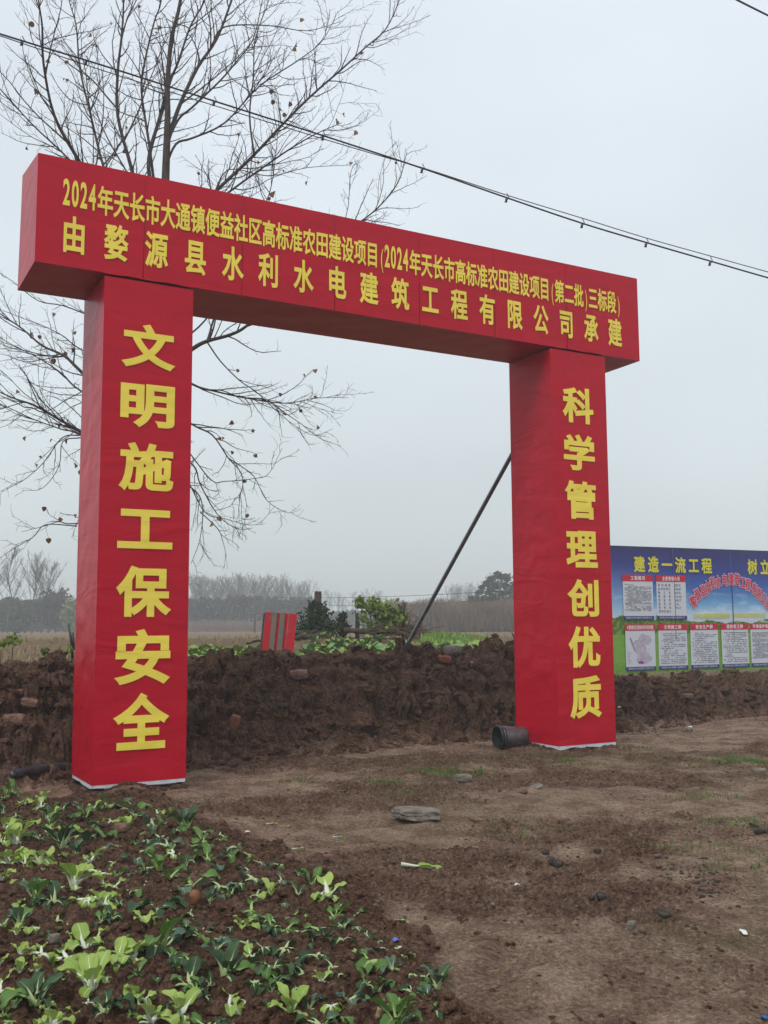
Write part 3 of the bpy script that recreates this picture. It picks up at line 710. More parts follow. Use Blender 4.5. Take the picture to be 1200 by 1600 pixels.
mb.build('project_lettering', MBY, board, False)
bpy.data.objects.remove(_to)
st0 = surf(1072, 1088); st1 = at(1101, 1051, st0.y+.35)
mb = MB(); mb.tube([st0-(st1-st0)*.2, st1], [.016, .013], 6); tag(mb.build('wooden_stake', M_wood), 'thin dark stake leaning on the bank under the notice board', 'stake')

# ------------------------------------------------------------------ the big bare tree
TY = 15.2
PXM = TY/F                                   # metres per photo pixel at the tree
tree = empty('bare_tree', (0, 0, 0)); tag(tree, 'tall nearly leafless tree with spreading limbs behind the red arch', 'tree')
limbs = [  # photo pixels, then base and tip thickness in pixels
 ([(226,1010),(232,850),(238,700),(246,560),(252,430),(257,330),(259,270),(261,215),(262,175),(262,130),(268,60),(282,0),(286,-90),(292,-190)], 26, 2.5, 'trunk'),
 ([(261,222),(270,195),(283,159),(309,105),(339,60),(362,0),(382,-60),(400,-130)], 9, 2, 0),
 ([(246,330),(232,262),(241,212),(255,170),(266,127),(280,93),(297,42),(320,0),(338,-60)], 8, 2, 0),
 ([(248,345),(233,225),(221,142),(227,93),(241,34),(252,0),(256,-70)], 6, 1.6, 0),
 ([(247,420),(222,330),(204,258),(184,181),(184,113),(190,57),(193,0),(190,-90)], 9, 2, 0),
 ([(243,440),(190,340),(161,258),(142,181),(125,108),(119,40),(108,0),(96,-70)], 7, 1.4, 0),
 ([(243,470),(170,330),(122,249),(85,181),(68,99),(66,42),(60,0),(50,-70)], 8, 1.4, 0),
 ([(240,500),(170,320),(105,246),(51,195),(0,139),(-50,95)], 5, 1.2, 0),
 ([(250,430),(290,345),(339,297),(396,243),(441,195),(486,150),(534,108),(570,75),(603,45),(624,0),(632,-30)], 9, 1.1, 0),
 ([(250,440),(310,340),(358,300),(429,249),(464,226),(498,207),(534,192)], 5, .9, 0),
 ([(262,220),(280,185),(300,168),(345,125),(372,93),(396,60),(410,0)], 5, 1.4, 0),
 ([(258,262),(275,225),(300,216),(351,192),(405,135),(468,93),(504,63),(528,18)], 5, .9, 0),
 ([(330,72),(351,42),(420,40),(480,48),(534,33)], 3.2, .8, 0),
 ([(397,242),(390,180),(396,120),(399,60),(420,0),(428,-50)], 4, .9, 0),
 ([(246,585),(301,545),(324,533),(360,523),(387,508),(440,460),(500,395),(545,360),(590,325),(622,285),(636,237)], 8, .9, 0),
 ([(324,533),(328,520),(331,508),(345,470),(380,400),(410,330),(424,290),(432,230),(438,160)], 4.5, .9, 0),
 ([(240,560),(300,600),(335,611),(385,622),(445,630),(495,622),(544,621)], 5, .7, 0),
 ([(385,622),(417,625),(445,645),(470,662),(500,685),(533,697)], 2.6, .6, 0),
 ([(324,535),(345,565),(375,595),(400,612),(430,640),(458,663),(490,680),(520,670)], 2.6, .6, 0),
 ([(238,620),(300,663),(332,680),(357,716),(376,738),(378,765),(360,790)], 4.2, .7, 0),
 ([(357,716),(376,728),(398,746),(417,782),(450,801),(470,795)], 2, .6, 0),
 ([(236,690),(299,724),(313,757),(340,804),(371,826),(395,825)], 3.4, .6, 0),
 ([(236,730),(299,762),(316,790),(313,840),(299,880)], 3, .7, 0),
 ([(313,800),(340,826),(348,845),(354,870)], 2, .7, 0),
 ([(238,640),(290,700),(330,750),(352,752),(395,748),(420,740),(441,700)], 2.6, .6, 0),
 ([(240,690),(128,582),(100,556),(66,540),(34,513),(0,490),(-40,460)], 7, 1.4, 0),
 ([(236,740),(126,674),(97,658),(55,634),(26,624),(0,613),(-40,595)], 6, 1.2, 0),
 ([(236,745),(126,680),(97,671),(52,655),(0,633),(-40,640)], 4, .9, 0),
 ([(238,670),(128,612),(97,584),(63,561),(31,545),(0,533)], 4, .9, 0),
 ([(240,600),(130,548),(97,524),(60,506),(26,494),(0,483)], 3, .7, 0),
 ([(126,680),(97,684),(68,723),(34,752),(0,768)], 2.6, .7, 0),
 ([(126,684),(98,690),(92,729),(66,763),(34,766)], 2.2, .6, 0),
 ([(234,800),(120,818),(92,815),(73,821),(34,831)], 2.8, .7, 0),
 ([(120,822),(71,820),(52,839),(20,858),(0,872)], 2.2, .6, 0),
 ([(240,520),(160,500),(100,478),(60,470),(20,440),(-10,420)], 3, .8, 0),
 ([(238,660),(290,745),(320,800),(350,810),(400,820),(430,790)], 2.4, .6, 0),
 ([(240,560),(300,520),(330,490),(352,470),(420,440),(500,400),(540,340),(548,270),(560,250)], 3.6, .7, 0),
 ([(245,480),(290,360),(330,310),(357,265),(420,275),(480,262),(545,258)], 3.2, .7, 0),
 ([(238,700),(180,760),(130,800),(112,840)], 2.4, .6, 0),
]
tr = random.Random(11)
def catmull(pts, n):
    out = []; P = [pts[0]*2-pts[1]]+pts+[pts[-1]*2-pts[-2]]
    for i in range(1, len(P)-2):
        for k in range(n):
            t = k/n; a, b, c_, d = P[i-1], P[i], P[i+1], P[i+2]
            out.append(.5*((2*b)+(c_-a)*t+(2*a-5*b+4*c_-d)*t*t+(3*b-a-3*c_+d)*t**3))
    out.append(pts[-1]); return out
def wander(p, d, ln, n, bend, trop):
    pts = [p.copy()]; d = d.normalized()
    for i in range(n):
        d = (d+Vector((tr.gauss(0, bend), tr.gauss(0, bend), tr.gauss(0, bend)))+Vector((0, 0, trop))).normalized()
        p = p+d*(ln/n); pts.append(p.copy())
    return pts
leafspots = []; tips = []
def twigs(mb, pts, r0, r1, dens, lscale, level):
    Ls = [0]
    for a, b in zip(pts, pts[1:]): Ls.append(Ls[-1]+(b-a).length)
    tot = Ls[-1]; n = max(1, int(tot*dens)); 
    for k in range(n):
        u = tot*(.12+.88*(k+tr.random())/n); i = max(j for j in range(len(Ls)) if Ls[j] <= u+1e-9); i = min(i, len(pts)-2)
        f = (u-Ls[i])/max(1e-6, Ls[i+1]-Ls[i]); p = pts[i].lerp(pts[i+1], min(1, f)); d = (pts[i+1]-pts[i]).normalized()
        rad = r0+(r1-r0)*u/tot
        sd_ = Vector((tr.gauss(0, 1), tr.gauss(0, .8), tr.gauss(0, 1))); sd_ = (sd_-d*sd_.dot(d)).normalized()
        an = math.radians(tr.uniform(24, 55)); dd = d*math.cos(an)+sd_*math.sin(an)
        if level == 0:
            ln = lscale*tr.uniform(.6, 1.)*(1-.3*u/tot); low = p.z < 5.5; dd.y *= .5
            q = catmull(wander(p, dd, ln, 6, .09, .07 if not low else tr.uniform(-.10, .06)), 2); rr = min(rad*.55, .014); nq = len(q)-1
            mb.tube(q, [rr*(1-.8*j/nq)+.001 for j in range(nq+1)], 5, 0, False)
            twigs(mb, q, rr, .004, 5., .85, 1)
        elif level == 1:
            ln = lscale*tr.uniform(.25, .9)*(1-.35*u/tot); low = p.z < 5.5
            q = wander(p, dd, ln, 7, .13, .05 if not low else tr.uniform(-.10, .08)); rr = min(rad*.55, .0095)
            mb.tube(q, [rr*(1-.72*j/7)+.0012 for j in range(8)], 4, 1, False)
            twigs(mb, q, rr, .002, 9.5, .22, 2)
            if tr.random() < .55: leafspots.append((q[-1].copy(), 1 if tr.random() < .6 else 3))
        else:
            q = wander(p, dd, lscale*tr.uniform(.3, 1.), 3, .24, .05)
            mb.tube(q, [.0030, .0026, .0021, .0015], 3, 1, False); tips.append(q[-1].copy())
for k, (pp, w0, w1, kind) in enumerate(limbs):
    dslope = tr.uniform(-.5, .5) if k else 0
    tot = 0; P3 = []
    for i, q in enumerate(pp):
        if i: tot += math.hypot(q[0]-pp[i-1][0], q[1]-pp[i-1][1])
        P3.append(at(q[0], q[1], TY+dslope*tot*PXM))
    if k == 0: P3 = [Vector((P3[0].x-.02, P3[0].y, hz(P3[0].x, P3[0].y)-.25))]+P3
    c_ = catmull(P3, 4); n = len(c_)
    r = [(w0+(w1-w0)*(i/(n-1))**.75)*PXM/2*(1.05 if k == 0 else 1.0) for i in range(n)]
    mb = MB(); mb.tube(c_, r, 10 if k == 0 else 6, 0)
    if k == 0:
        mb.build('trunk', [M_bark, M_twig], tree); mb = MB(); up_part = c_[int(n*.62):]; twigs(mb, up_part, .03, .01, 6.0, 1.3, 1)
        if mb.v: mb.build('twigs', [M_bark, M_twig], tree)['kind'] = 'stuff'
    else:
        vis = c_[2:]
        twigs(mb, vis, r[2], r[-1], 6.4 if w0 > 3.9 else 5.4, 1.5 if w0 > 3.9 else .75, 1)
        if w0 > 3.9: twigs(mb, vis, r[2], r[-1], 1.35 if pp[-1][0] < 230 else .9, (1.5 if pp[-1][0] > 400 else 2.4) if pp[-1][1] < 230 else 1.4, 0)
        mb.build('limb', [M_bark, M_twig], tree)
# curled dry leaves still hanging
def dry_leaf_mesh(seed):
    r_ = random.Random(seed); mb = MB(); pr = [(0, 0), (.32, .12), (.46, .40), (.34, .72), (0, 1.), (-.34, .70), (-.46, .38), (-.32, .10)]
    vs = [(x, (abs(x)**2)*1.1*r_.uniform(.5, 1.2)+.25*math.sin(y*3), -y) for x, y in pr]+[(0, .06, -.45)]
    mb.add(vs, [(i, (i+1) % 8, 8) for i in range(8)]); return mb.mesh('leaf', M_dleaf)
DLM = [dry_leaf_mesh(i) for i in range(5)]
named = [(445,160),(437,168),(441,178),(533,186),(527,192),(462,68),(460,80),(475,28),(552,208),(556,206),(548,254),(488,276),(426,300),(432,292),(421,308),(45,40),(86,27),(52,140),(64,142),(32,234),(130,88),(66,100),(250,45),(118,518),(97,498),(60,526),(48,525),(114,548),(108,552),(92,560),(30,612),(94,665),(102,672),(86,688),(46,680),(62,711),(116,730),(120,733),(84,776),(118,806),(100,822),(96,818),(475,573),(483,562),(436,618),(498,666),(361,657),(355,706),(384,808),(343,806),(330,826),(140,50),(424,142),(417,156),(110,690),(105,684),(88,875)]
ln_n = 0
def put_leaf(p, s):
    o = link('leaf', tr.choice(DLM), tree, p, (tr.uniform(-.5, .5), tr.uniform(-.6, .6), tr.uniform(0, 6.28)), s)
    return o
def proj(p):
    d = p-Vector((0, 0, CZ)); w = d.dot(fwd); return 600+F*d.dot(rt)/w, 800-F*d.dot(up)/w
tp = np.array([proj(p) for p in tips])
for q in named:
    k = int(np.argmin((tp[:, 0]-q[0])**2+(tp[:, 1]-q[1]+2)**2)); put_leaf(tips[k]+Vector((0, 0, .006)), tr.uniform(.06, .10))
tr.shuffle(leafspots)
for p, n_ in leafspots[:46]:
    for j in range(n_): put_leaf(p+Vector((tr.gauss(0, .012), tr.gauss(0, .012), 0)), tr.uniform(.035, .07))

# ------------------------------------------------------------------ overhead cables
def cable(p0, p1, sag, r, n=40):
    return [p0.lerp(p1, i/n)-Vector((0, 0, sag*4*(i/n)*(1-i/n))) for i in range(n+1)]
K0 = at(-160, 0, 12.5); K1 = at(1330, 476, 16.5)
line = empty('overhead_cable', (0, 0, 0)); tag(line, 'black overhead cable with messenger wire and clips crossing above the arch', 'cable')
cpx = [(-160,0),(0,53),(160,102),(335,158),(505,212),(660,263),(792,309),(910,349),(1010,379),(1110,408),(1200,434),(1330,470)]
cp3 = [at(x, y, 12.5+4*(x+160)/1490) for x, y in cpx]; cc = catmull(cp3, 5)
mb = MB(); mb.tube(cc, .0125, 6); mb.build('cable', M_cable, line)
off = [(-160,3),(0,3),(160,8),(335,7),(505,5),(600,2),(660,-1),(792,-4),(910,-8),(1010,-7),(1110,-8),(1200,-9),(1330,-9)]
mp3 = catmull([at(x, np.interp(x, [q[0] for q in cpx], [q[1] for q in cpx])+dy, 12.5+4*(x+160)/1490+.02) for x, dy in off], 4)
mb = MB(); mb.tube(mp3, .0075, 5); mb.build('messenger_wire', M_cable, line)
for x in (35, 135, 335, 505, 660, 792, 910, 1010, 1110):
    y = np.interp(x, [q[0] for q in cpx], [q[1] for q in cpx]); Y = 12.5+4*(x+160)/1490
    mb = MB(); a = at(x, y-7, Y); b_ = at(x-1, y+6, Y-.01); mb.tube([a, at(x+3, y-1, Y-.02), b_, at(x-4, y+7, Y)], .007, 5)
    mb.tube([at(x-1, y+2, Y-.015), at(x-1, y+7, Y-.015)], .019, 6); mb.build('clip', M_cable, line)
mb = MB(); mb.tube(cable(at(1080, -38, 9), at(1290, 66, 11), .02, .01), .010, 6); tag(mb.build('overhead_wire', M_cable), 'single black wire crossing the top right corner of the sky', 'wire')

# ------------------------------------------------------------------ things on the bank top
def stump_tube(pts, r, n=8):
    mb = MB(); mb.tube(pts, r, n); return mb
def leafy(mb, centre, rad, n, size, seed, squash=1., mi=0, wild=.0):        # leaf-sized faces through a volume
    r_ = random.Random(seed)
    for k in range(n):
        d = Vector((r_.gauss(0, 1), r_.gauss(0, 1), r_.gauss(0, 1))).normalized()*(r_.random()**.45)*rad; d.z *= squash
        if wild: d *= 1+wild*mnoise.noise(d*3/rad+Vector((seed, 0, 0)))
        p = centre+d; a = Vector((r_.gauss(0, 1), r_.gauss(0, 1), r_.gauss(0, .6))).normalized(); b_ = a.orthogonal().normalized(); s = size*r_.uniform(.6, 1.3)
        b_ = Matrix.Rotation(r_.uniform(0, 6), 3, a) @ b_; c_ = a.cross(b_)
        mb.add([p-b_*s*.5, p+c_*s*.36+b_*s*.1+a*s*.1, p+b_*s*.6, p-c_*s*.36+b_*s*.1+a*s*.1], [(0, 1, 2), (0, 2, 3)], mi)
M_ivy = mat('ivy_leaf', (.016,.034,.016), .6, col2=(.05,.08,.03), vscale=4)
M_lime = mat('lime_leaf', (.10,.17,.02), .6, col2=(.26,.34,.06), vscale=3)
M_shrub = mat('shrub_leaf', (.05,.085,.018), .6, col2=(.15,.20,.045), vscale=3)
M_brown = mat('dead_vine', (.10,.065,.04), .9, col2=(.20,.14,.09), vscale=6)
def gpt(px, py_base, Y):                     # ground point at a column of the picture and a distance
    x = ray(px, py_base).x*Y; return Vector((x, Y, hz(x, Y)))
SY = 21.
p = gpt(495, 990, SY); top = at(497, 924, SY)
e_ = empty('ivy_covered_post', p); tag(e_, 'dark wooden post wrapped in dark green ivy on top of the bank', 'post')
mb = MB(); mb.tube([(0, 0, -.2), (.01, 0, .4), (top.x-p.x, 0, top.z-p.z)], [.085, .08, .075], 8); mb.build('post', M_wood, e_)
mb = MB(); 
for (px_, py_, r_) in ((495,952,.16),(492,962,.22),(503,958,.18),(488,972,.25),(505,972,.24),(497,984,.33),(478,982,.25),(516,982,.22),(490,945,.10),(470,986,.18),(534,985,.16)):
    leafy(mb, at(px_, py_, SY-.1)-p, r_*1.1, int(230*r_/.2), .062, int(px_*7+py_), 1, 0, .9)
mb.build('ivy', M_ivy, e_)['kind'] = 'stuff'
p = gpt(537, 990, SY); e_ = empty('ivy_sprig', p); tag(e_, 'small upright ivy sprig between the ivy post and the limp shrub', 'plant')
mb = MB(); mb.tube([(0, 0, -.05), (.02, 0, .3), (.0, 0, .52)], .012, 5); mb.build('stem', M_wood, e_)
mb = MB()
for (px_, py_, r_) in ((536,962,.10),(534,972,.12),(538,982,.16)): leafy(mb, at(px_, py_, SY-.1)-p, r_, 60, .075, px_+py_)
mb.build('foliage', M_ivy, e_)['kind'] = 'stuff'
p = gpt(558, 992, SY); e_ = empty('short_stump', p); tag(e_, 'short broken stump left of the lime green shrub', 'stump')
t0 = at(558, 958, SY)-p; mb = MB(); mb.tube([(0, 0, -.2), (.01, 0, t0.z*.6), (0, 0, t0.z)], [.05, .045, .04], 7); mb.build('trunk', M_wood, e_)
mb = MB(); mb.tube([(0, 0, t0.z*.85), (-.05, 0, t0.z+.06), (-.10, 0, t0.z-.02)], .012, 5); mb.build('branch', M_wood, e_)
# shrub with hanging leaves
p = gpt(592, 992, SY); e_ = empty('leafy_shrub', p); tag(e_, 'lime green shrub with drooping leaves beside the fallen log', 'shrub')
mb = MB()
for q in ([(585,992),(578,960),(568,945),(560,938)], [(590,992),(588,965),(582,948),(575,940)], [(600,992),(605,965),(610,945)], [(592,992),(572,972),(560,966)], [(605,992),(620,968),(628,950)]):
    mb.tube([at(a, b_, SY)-p for a, b_ in q], [.018, .014, .01, .006][:len(q)], 5)
mb.build('stems', M_wood, e_)
mb = MB(); ss = [(560,938,.09),(564,944,.10),(570,948,.12),(578,944,.12),(568,966,.13),(583,950,.16),(590,944,.14),(596,958,.24),(606,954,.22),(614,962,.22),(592,972,.22),(606,974,.24),(620,972,.18),(575,978,.12),(588,984,.16),(602,986,.16)]
for i, (a, b_, r_) in enumerate(ss): leafy(mb, at(a, b_, SY-.15+.1*(i % 3))-p, r_*1.15, int(30*r_/.1), .10 if i < 9 else .075, i+5, 1, 0, 1.)
mb.build('foliage', [M_lime if True else M_shrub], e_)['kind'] = 'stuff'
mb = MB()
for i, (a, b_, r_) in enumerate([(606,962,.25),(618,966,.22),(598,978,.22)]): leafy(mb, at(a, b_, SY+.05)-p, r_, 150, .09, i+95)
mb.build('inner_foliage', M_shrub, e_)['kind'] = 'stuff'
# forked stump with dead vine
p = gpt(632, 992, SY); e_ = empty('forked_stump', p); tag(e_, 'forked grey stump tangled in dead brown vine beside the steel prop', 'stump')
mb = MB(); f0 = at(632, 941, SY)-p; f1 = at(623, 944, SY)-p; fm = at(629, 957, SY)-p
mb.tube([(0, 0, -.2), (0, 0, fm.z*.6), fm, f0], [.07, .06, .05, .042], 7); mb.build('trunk', M_wood, e_)
mb = MB(); mb.tube([fm-Vector((0, 0, .15)), fm, f1], [.04, .035, .028], 6); mb.build('branch', M_wood, e_)
mb = MB(); vr = random.Random(3)
for k in range(80):
    a = at(632+vr.gauss(0, 8), 990, SY+vr.uniform(-.3, .3))-p; b_ = at(630+vr.gauss(0, 9), vr.uniform(950, 985), SY)-p; m_ = (a+b_)/2+Vector((vr.gauss(0, .15), vr.gauss(0, .1), .1)); mb.tube([a, m_, b_], .006, 3, 0, False)
mb.build('dead_vine', M_brown, e_)['kind'] = 'stuff'
# logs
def log(pxa, pya, pxb, pyb, r, Y, label):
    a, b_ = at(pxa, pya, Y), at(pxb, pyb, Y+.2); n = 9; r_ = random.Random(pxa)
    mb = MB(); mb.tube([a.lerp(b_, i/n)+Vector((0, 0, r_.gauss(0, .012))) for i in range(n+1)], [r*r_.uniform(.85, 1.15) for _ in range(n+1)], 8); tag(mb.build('fallen_log', M_wood), label, 'log')
log(538, 985, 645, 989, .06, SY-.3, 'thick weathered log lying among the vegetables beneath the lime green shrub')
log(455, 988, 512, 989, .05, SY-.4, 'thin dark log lying between the red panel and the ivy post')
log(456, 995, 500, 994, .055, SY-.8, 'dark branch lying on the vegetables nearest the red panel')
log(386, 1004, 412, 1000, .018, 15.4, 'short dark stick poking out left of the red panel')
# brushy pile
p = gpt(615, 992, SY); mb = MB(); 
for k in range(120):
    a = at(vr.uniform(585, 660), vr.uniform(980, 992), SY+vr.uniform(-.4, .3))-p; d = Vector((vr.gauss(0, .25), vr.gauss(0, .1), vr.gauss(.05, .07))); mb.tube([a-d, a+d], .007, 3, 0, False)
o = mb.build('brushwood', M_brown, None, True, p); tag(o, kind='stuff')

# red panel with grey battens
M_redp = mat('red_paint_worn', (.45,.02,.025), .55, col2=(.50,.03,.04), vscale=6, bump=.3)
g = NT(M_redp); b = g.n.nodes['Principled BSDF']; t = g.new('ShaderNodeTexCoord')
wr = g.rng(g.noise(t.outputs['Object'], 9, 7, .7), .55, .62); zz = g.new('ShaderNodeSeparateXYZ'); g.L(t.outputs['Object'], zz.inputs[0])
wr = g.math('MULTIPLY', wr, g.rng(zz.outputs[2], .05, .45, .15, .95)); g.L(g.mix(wr, (.50,.012,.024), (.17,.13,.14)), b.inputs['Base Color'])
M_batten = mat('grey_batten', (.15,.14,.14), .8, col2=(.24,.17,.12), vscale=5, bump=.4)
PY = 15.0; pc = at(434, 1015, PY)
pan = empty('red_board_panel', pc, .18); pan.rotation_euler = (-.12, .10, .18)
tag(pan, 'worn red board panel with grey battens standing tilted on the bank edge', 'panel')
ph = .54; xw = [(-.235, -.125), (-.118, -.002), (.004, .11), (.116, .235)]
for i, (a, b_) in enumerate(xw):
    mb = MB(); mb.box(a, 0, -.28, b_, .022, ph+.004*i); mb.build('plank', M_redp, pan, False)
for a in (-.125, -.008):
    mb = MB(); mb.box(a-.03+.0, -.03, -.03, a+.045, -.001, ph-.0); o = mb.build('batten', M_batten, pan, False); o.location = (.02, 0, 0)
mb = MB(); mb.box(-.262, -.005, -.05, -.238, .05, ph-.02); mb.build('side_rail', M_dark, pan, False)

# forked dark post at left
fy = 12.8; p = gpt(110, 1012, fy); e_ = empty('forked_post', p); tag(e_, 'black forked stick standing on the bank left of the arch', 'post')
mb = MB(); mb.tube([at(114, 1018, fy)-p-Vector((0, 0, .1)), at(111, 1000, fy)-p, at(107, 975, fy)-p], [.018, .016, .012], 6); mb.build('stick', M_dark, e_)
mb = MB(); mb.tube([at(115, 1016, fy)-p, at(114, 988, fy)-p], [.018, .016], 6); mb.build('stick', M_dark, e_)

# generic broad leaves
def leaf_mesh(name, ln, w, droop, stalk, mats, seed, flop=0., curl=.12, nseg=12, thick=1.):
    """a leaf growing up +Z from the origin and leaning to +X; 'droop' is the total bend in radians"""
    r_ = random.Random(seed); mb = MB(); mb.uv = []
    pts = []; d = r_.uniform(.08, .25)+flop*.2; p = Vector((0, 0, 0)); pts.append((p.copy(), d))
    for i in range(nseg):
        u = (i+.5)/nseg; d += droop/nseg*(.3+1.5*u if not flop else (2.2 if u > stalk*.8 and u < stalk*1.5 else .6))
        p = p+Vector((math.sin(d), 0, math.cos(d)))*(ln/nseg); p = p+Vector((0, r_.gauss(0, ln*.008), 0)); pts.append((p.copy(), d))
    # stalk + midrib
    cs = [q[0] for q in pts]; rad = []
    for i in range(nseg+1):
        u = i/nseg; rs_ = w*.20*thick*(1-.55*min(1, u/stalk)) if u < stalk else w*.11*thick*math.exp(-5*(u-stalk)/(1-stalk))
        if i == 0: rs_ *= 1.05
        rad.append(max(rs_, w*.012))
    mb.tube(cs, rad, 6, 1, True, .55); 
    mb.uv += [(.5, .5)]*len(mb.v)
    nc = 6; i0 = int(nseg*stalk*.9); b0 = len(mb.v); rows = []; vs = []
    ph = r_.uniform(0, 6); cup = r_.uniform(.15, .5)
    ns = (nseg-i0)*2
    for k in range(ns+1):
        f = i0+k/2; i = min(int(f), nseg-1); t_ = f-i; c_ = cs[i].lerp(cs[i+1], t_); dd = pts[min(i+1, nseg)][1]
        v = k/ns; wd = w*.5*(math.sin(math.pi*min(1, v*.9+.1)**1.12)**.62)*(1 if v < 1 else .05)
        nrm = Vector((-math.cos(dd), 0, math.sin(dd)))
        for j in range(nc+1):
            s = (j/nc*2-1); rip = curl*w*(abs(s)**1.3)*(math.sin(v*11+ph+(2 if s > 0 else 0))*.6+.18*math.sin(v*23+ph*2+s*4))
            q = c_+Vector((0, wd*s, 0))+nrm*(cup*wd*abs(s)**1.5+rip)+nrm*.002
            vs.append(q); mb.uv.append((.5+s*.5, v))
    fs = [(k*(nc+1)+j, k*(nc+1)+j+1, (k+1)*(nc+1)+j+1, (k+1)*(nc+1)+j) for k in range(ns) for j in range(nc)]
    mb.add(vs, fs, 0); me = mb.mesh(name, mats); return me
TONE = {'L': (ML_light, MS_white), 'M': (ML_mid, MS_green), 'D': (ML_dark, MS_dkgreen), 'G': (ML_grey, MS_dkgreen), 'Y': (ML_light, MS_green)}
LM = {}
for tn, mm in TONE.items():
    broad = 1.18 if tn == 'L' else 1.0
    LM[tn] = {'up': [leaf_mesh('leaf', 1, .44*broad, .5+.2*i, .42, mm, 10+i, 0, .10) for i in range(4)],
              'arch': [leaf_mesh('leaf', 1, .46*broad, 1.5+.25*i, .40, mm, 20+i, 0, .16) for i in range(4)],
              'flop': [leaf_mesh('leaf', 1, .48*broad, 2.3+.2*i, .36, mm, 30+i, 1., .20) for i in range(4)]}
def plant(px, py, size, tone, form, label, group, seed, n=None, name='bok_choy', lying=None):
    r_ = random.Random(seed); p = surf(px, py); h = size*p.y/F*(.94 if tone in 'LY' else 1.14)
    e_ = empty(name, p-Vector((0, 0, .006)), r_.uniform(0, 6.28)); tag(e_, label, 'bok choy', group)
    mix = {'u': ('up', 'up', 'up', 'arch', 'up', 'flop'), 'f': ('arch', 'flop', 'up', 'flop', 'arch', 'arch'), 'r': ('arch', 'arch', 'arch', 'arch', 'up', 'arch'), 'w': ('flop', 'flop', 'arch', 'flop')}[form]
    n = n or (r_.randint(8, 10) if size > 34 else r_.randint(6, 7))
    for k in range(n):
        kind = mix[k % len(mix)]; az = k*2.4+r_.uniform(-.4, .4)
        tilt = {'up': r_.uniform(.05, .40), 'arch': r_.uniform(.15, .55), 'flop': r_.uniform(.3, .8)}[kind]
        if form == 'r': tilt += .35
        if form == 'w': tilt += .4
        s = h*{'up': 1.0, 'arch': 1.1, 'flop': 1.1}[kind]*(r_.uniform(.7, 1.08) if k < 4 else r_.uniform(.42, .8))
        t_ = tone if not (tone == 'D' and r_.random() < .18) else 'M'
        if tone == 'D' and r_.random() < .12: t_ = 'G'
        off_ = h*(.035 if k < 5 else .10); o = link('leaf', r_.choice(LM[t_][kind]), e_, (math.cos(az)*off_, math.sin(az)*off_, 0), None, (s, s*r_.uniform(.8, 1.15), s))
        o.rotation_euler = (Matrix.Rotation(az, 3, 'Z') @ Matrix.Rotation(tilt, 3, 'Y') @ Matrix.Rotation(r_.uniform(-.7, .7), 3, 'Z')).to_euler()
    if lying is not None:
        e_.rotation_euler = (lying[0], lying[1], lying[2]); e_.location.z += h*.06
    return e_
G1 = 'bok choy planted in the bed in the foreground'
low_m = 'little mid green bok choy squeezed between dark ones at the right half'
far_l2 = 'bright mid green bok choy below the plastic roll at the far left corner'
far_d = 'small dark green bok choy in the crowded far rows just below the left pillar'
far_l = 'small pale green bok choy in the crowded far rows at the left edge'
mid_d = 'dark green bok choy wilting in the middle rows of the bed'
mid_m = 'mid green bok choy with limp leaves in the middle of the bed'
low_d = 'low dark green bok choy among the clods at the right half of the bed'
near_l = 'pale green bok choy with white stalks crowded in the near left of the bed'
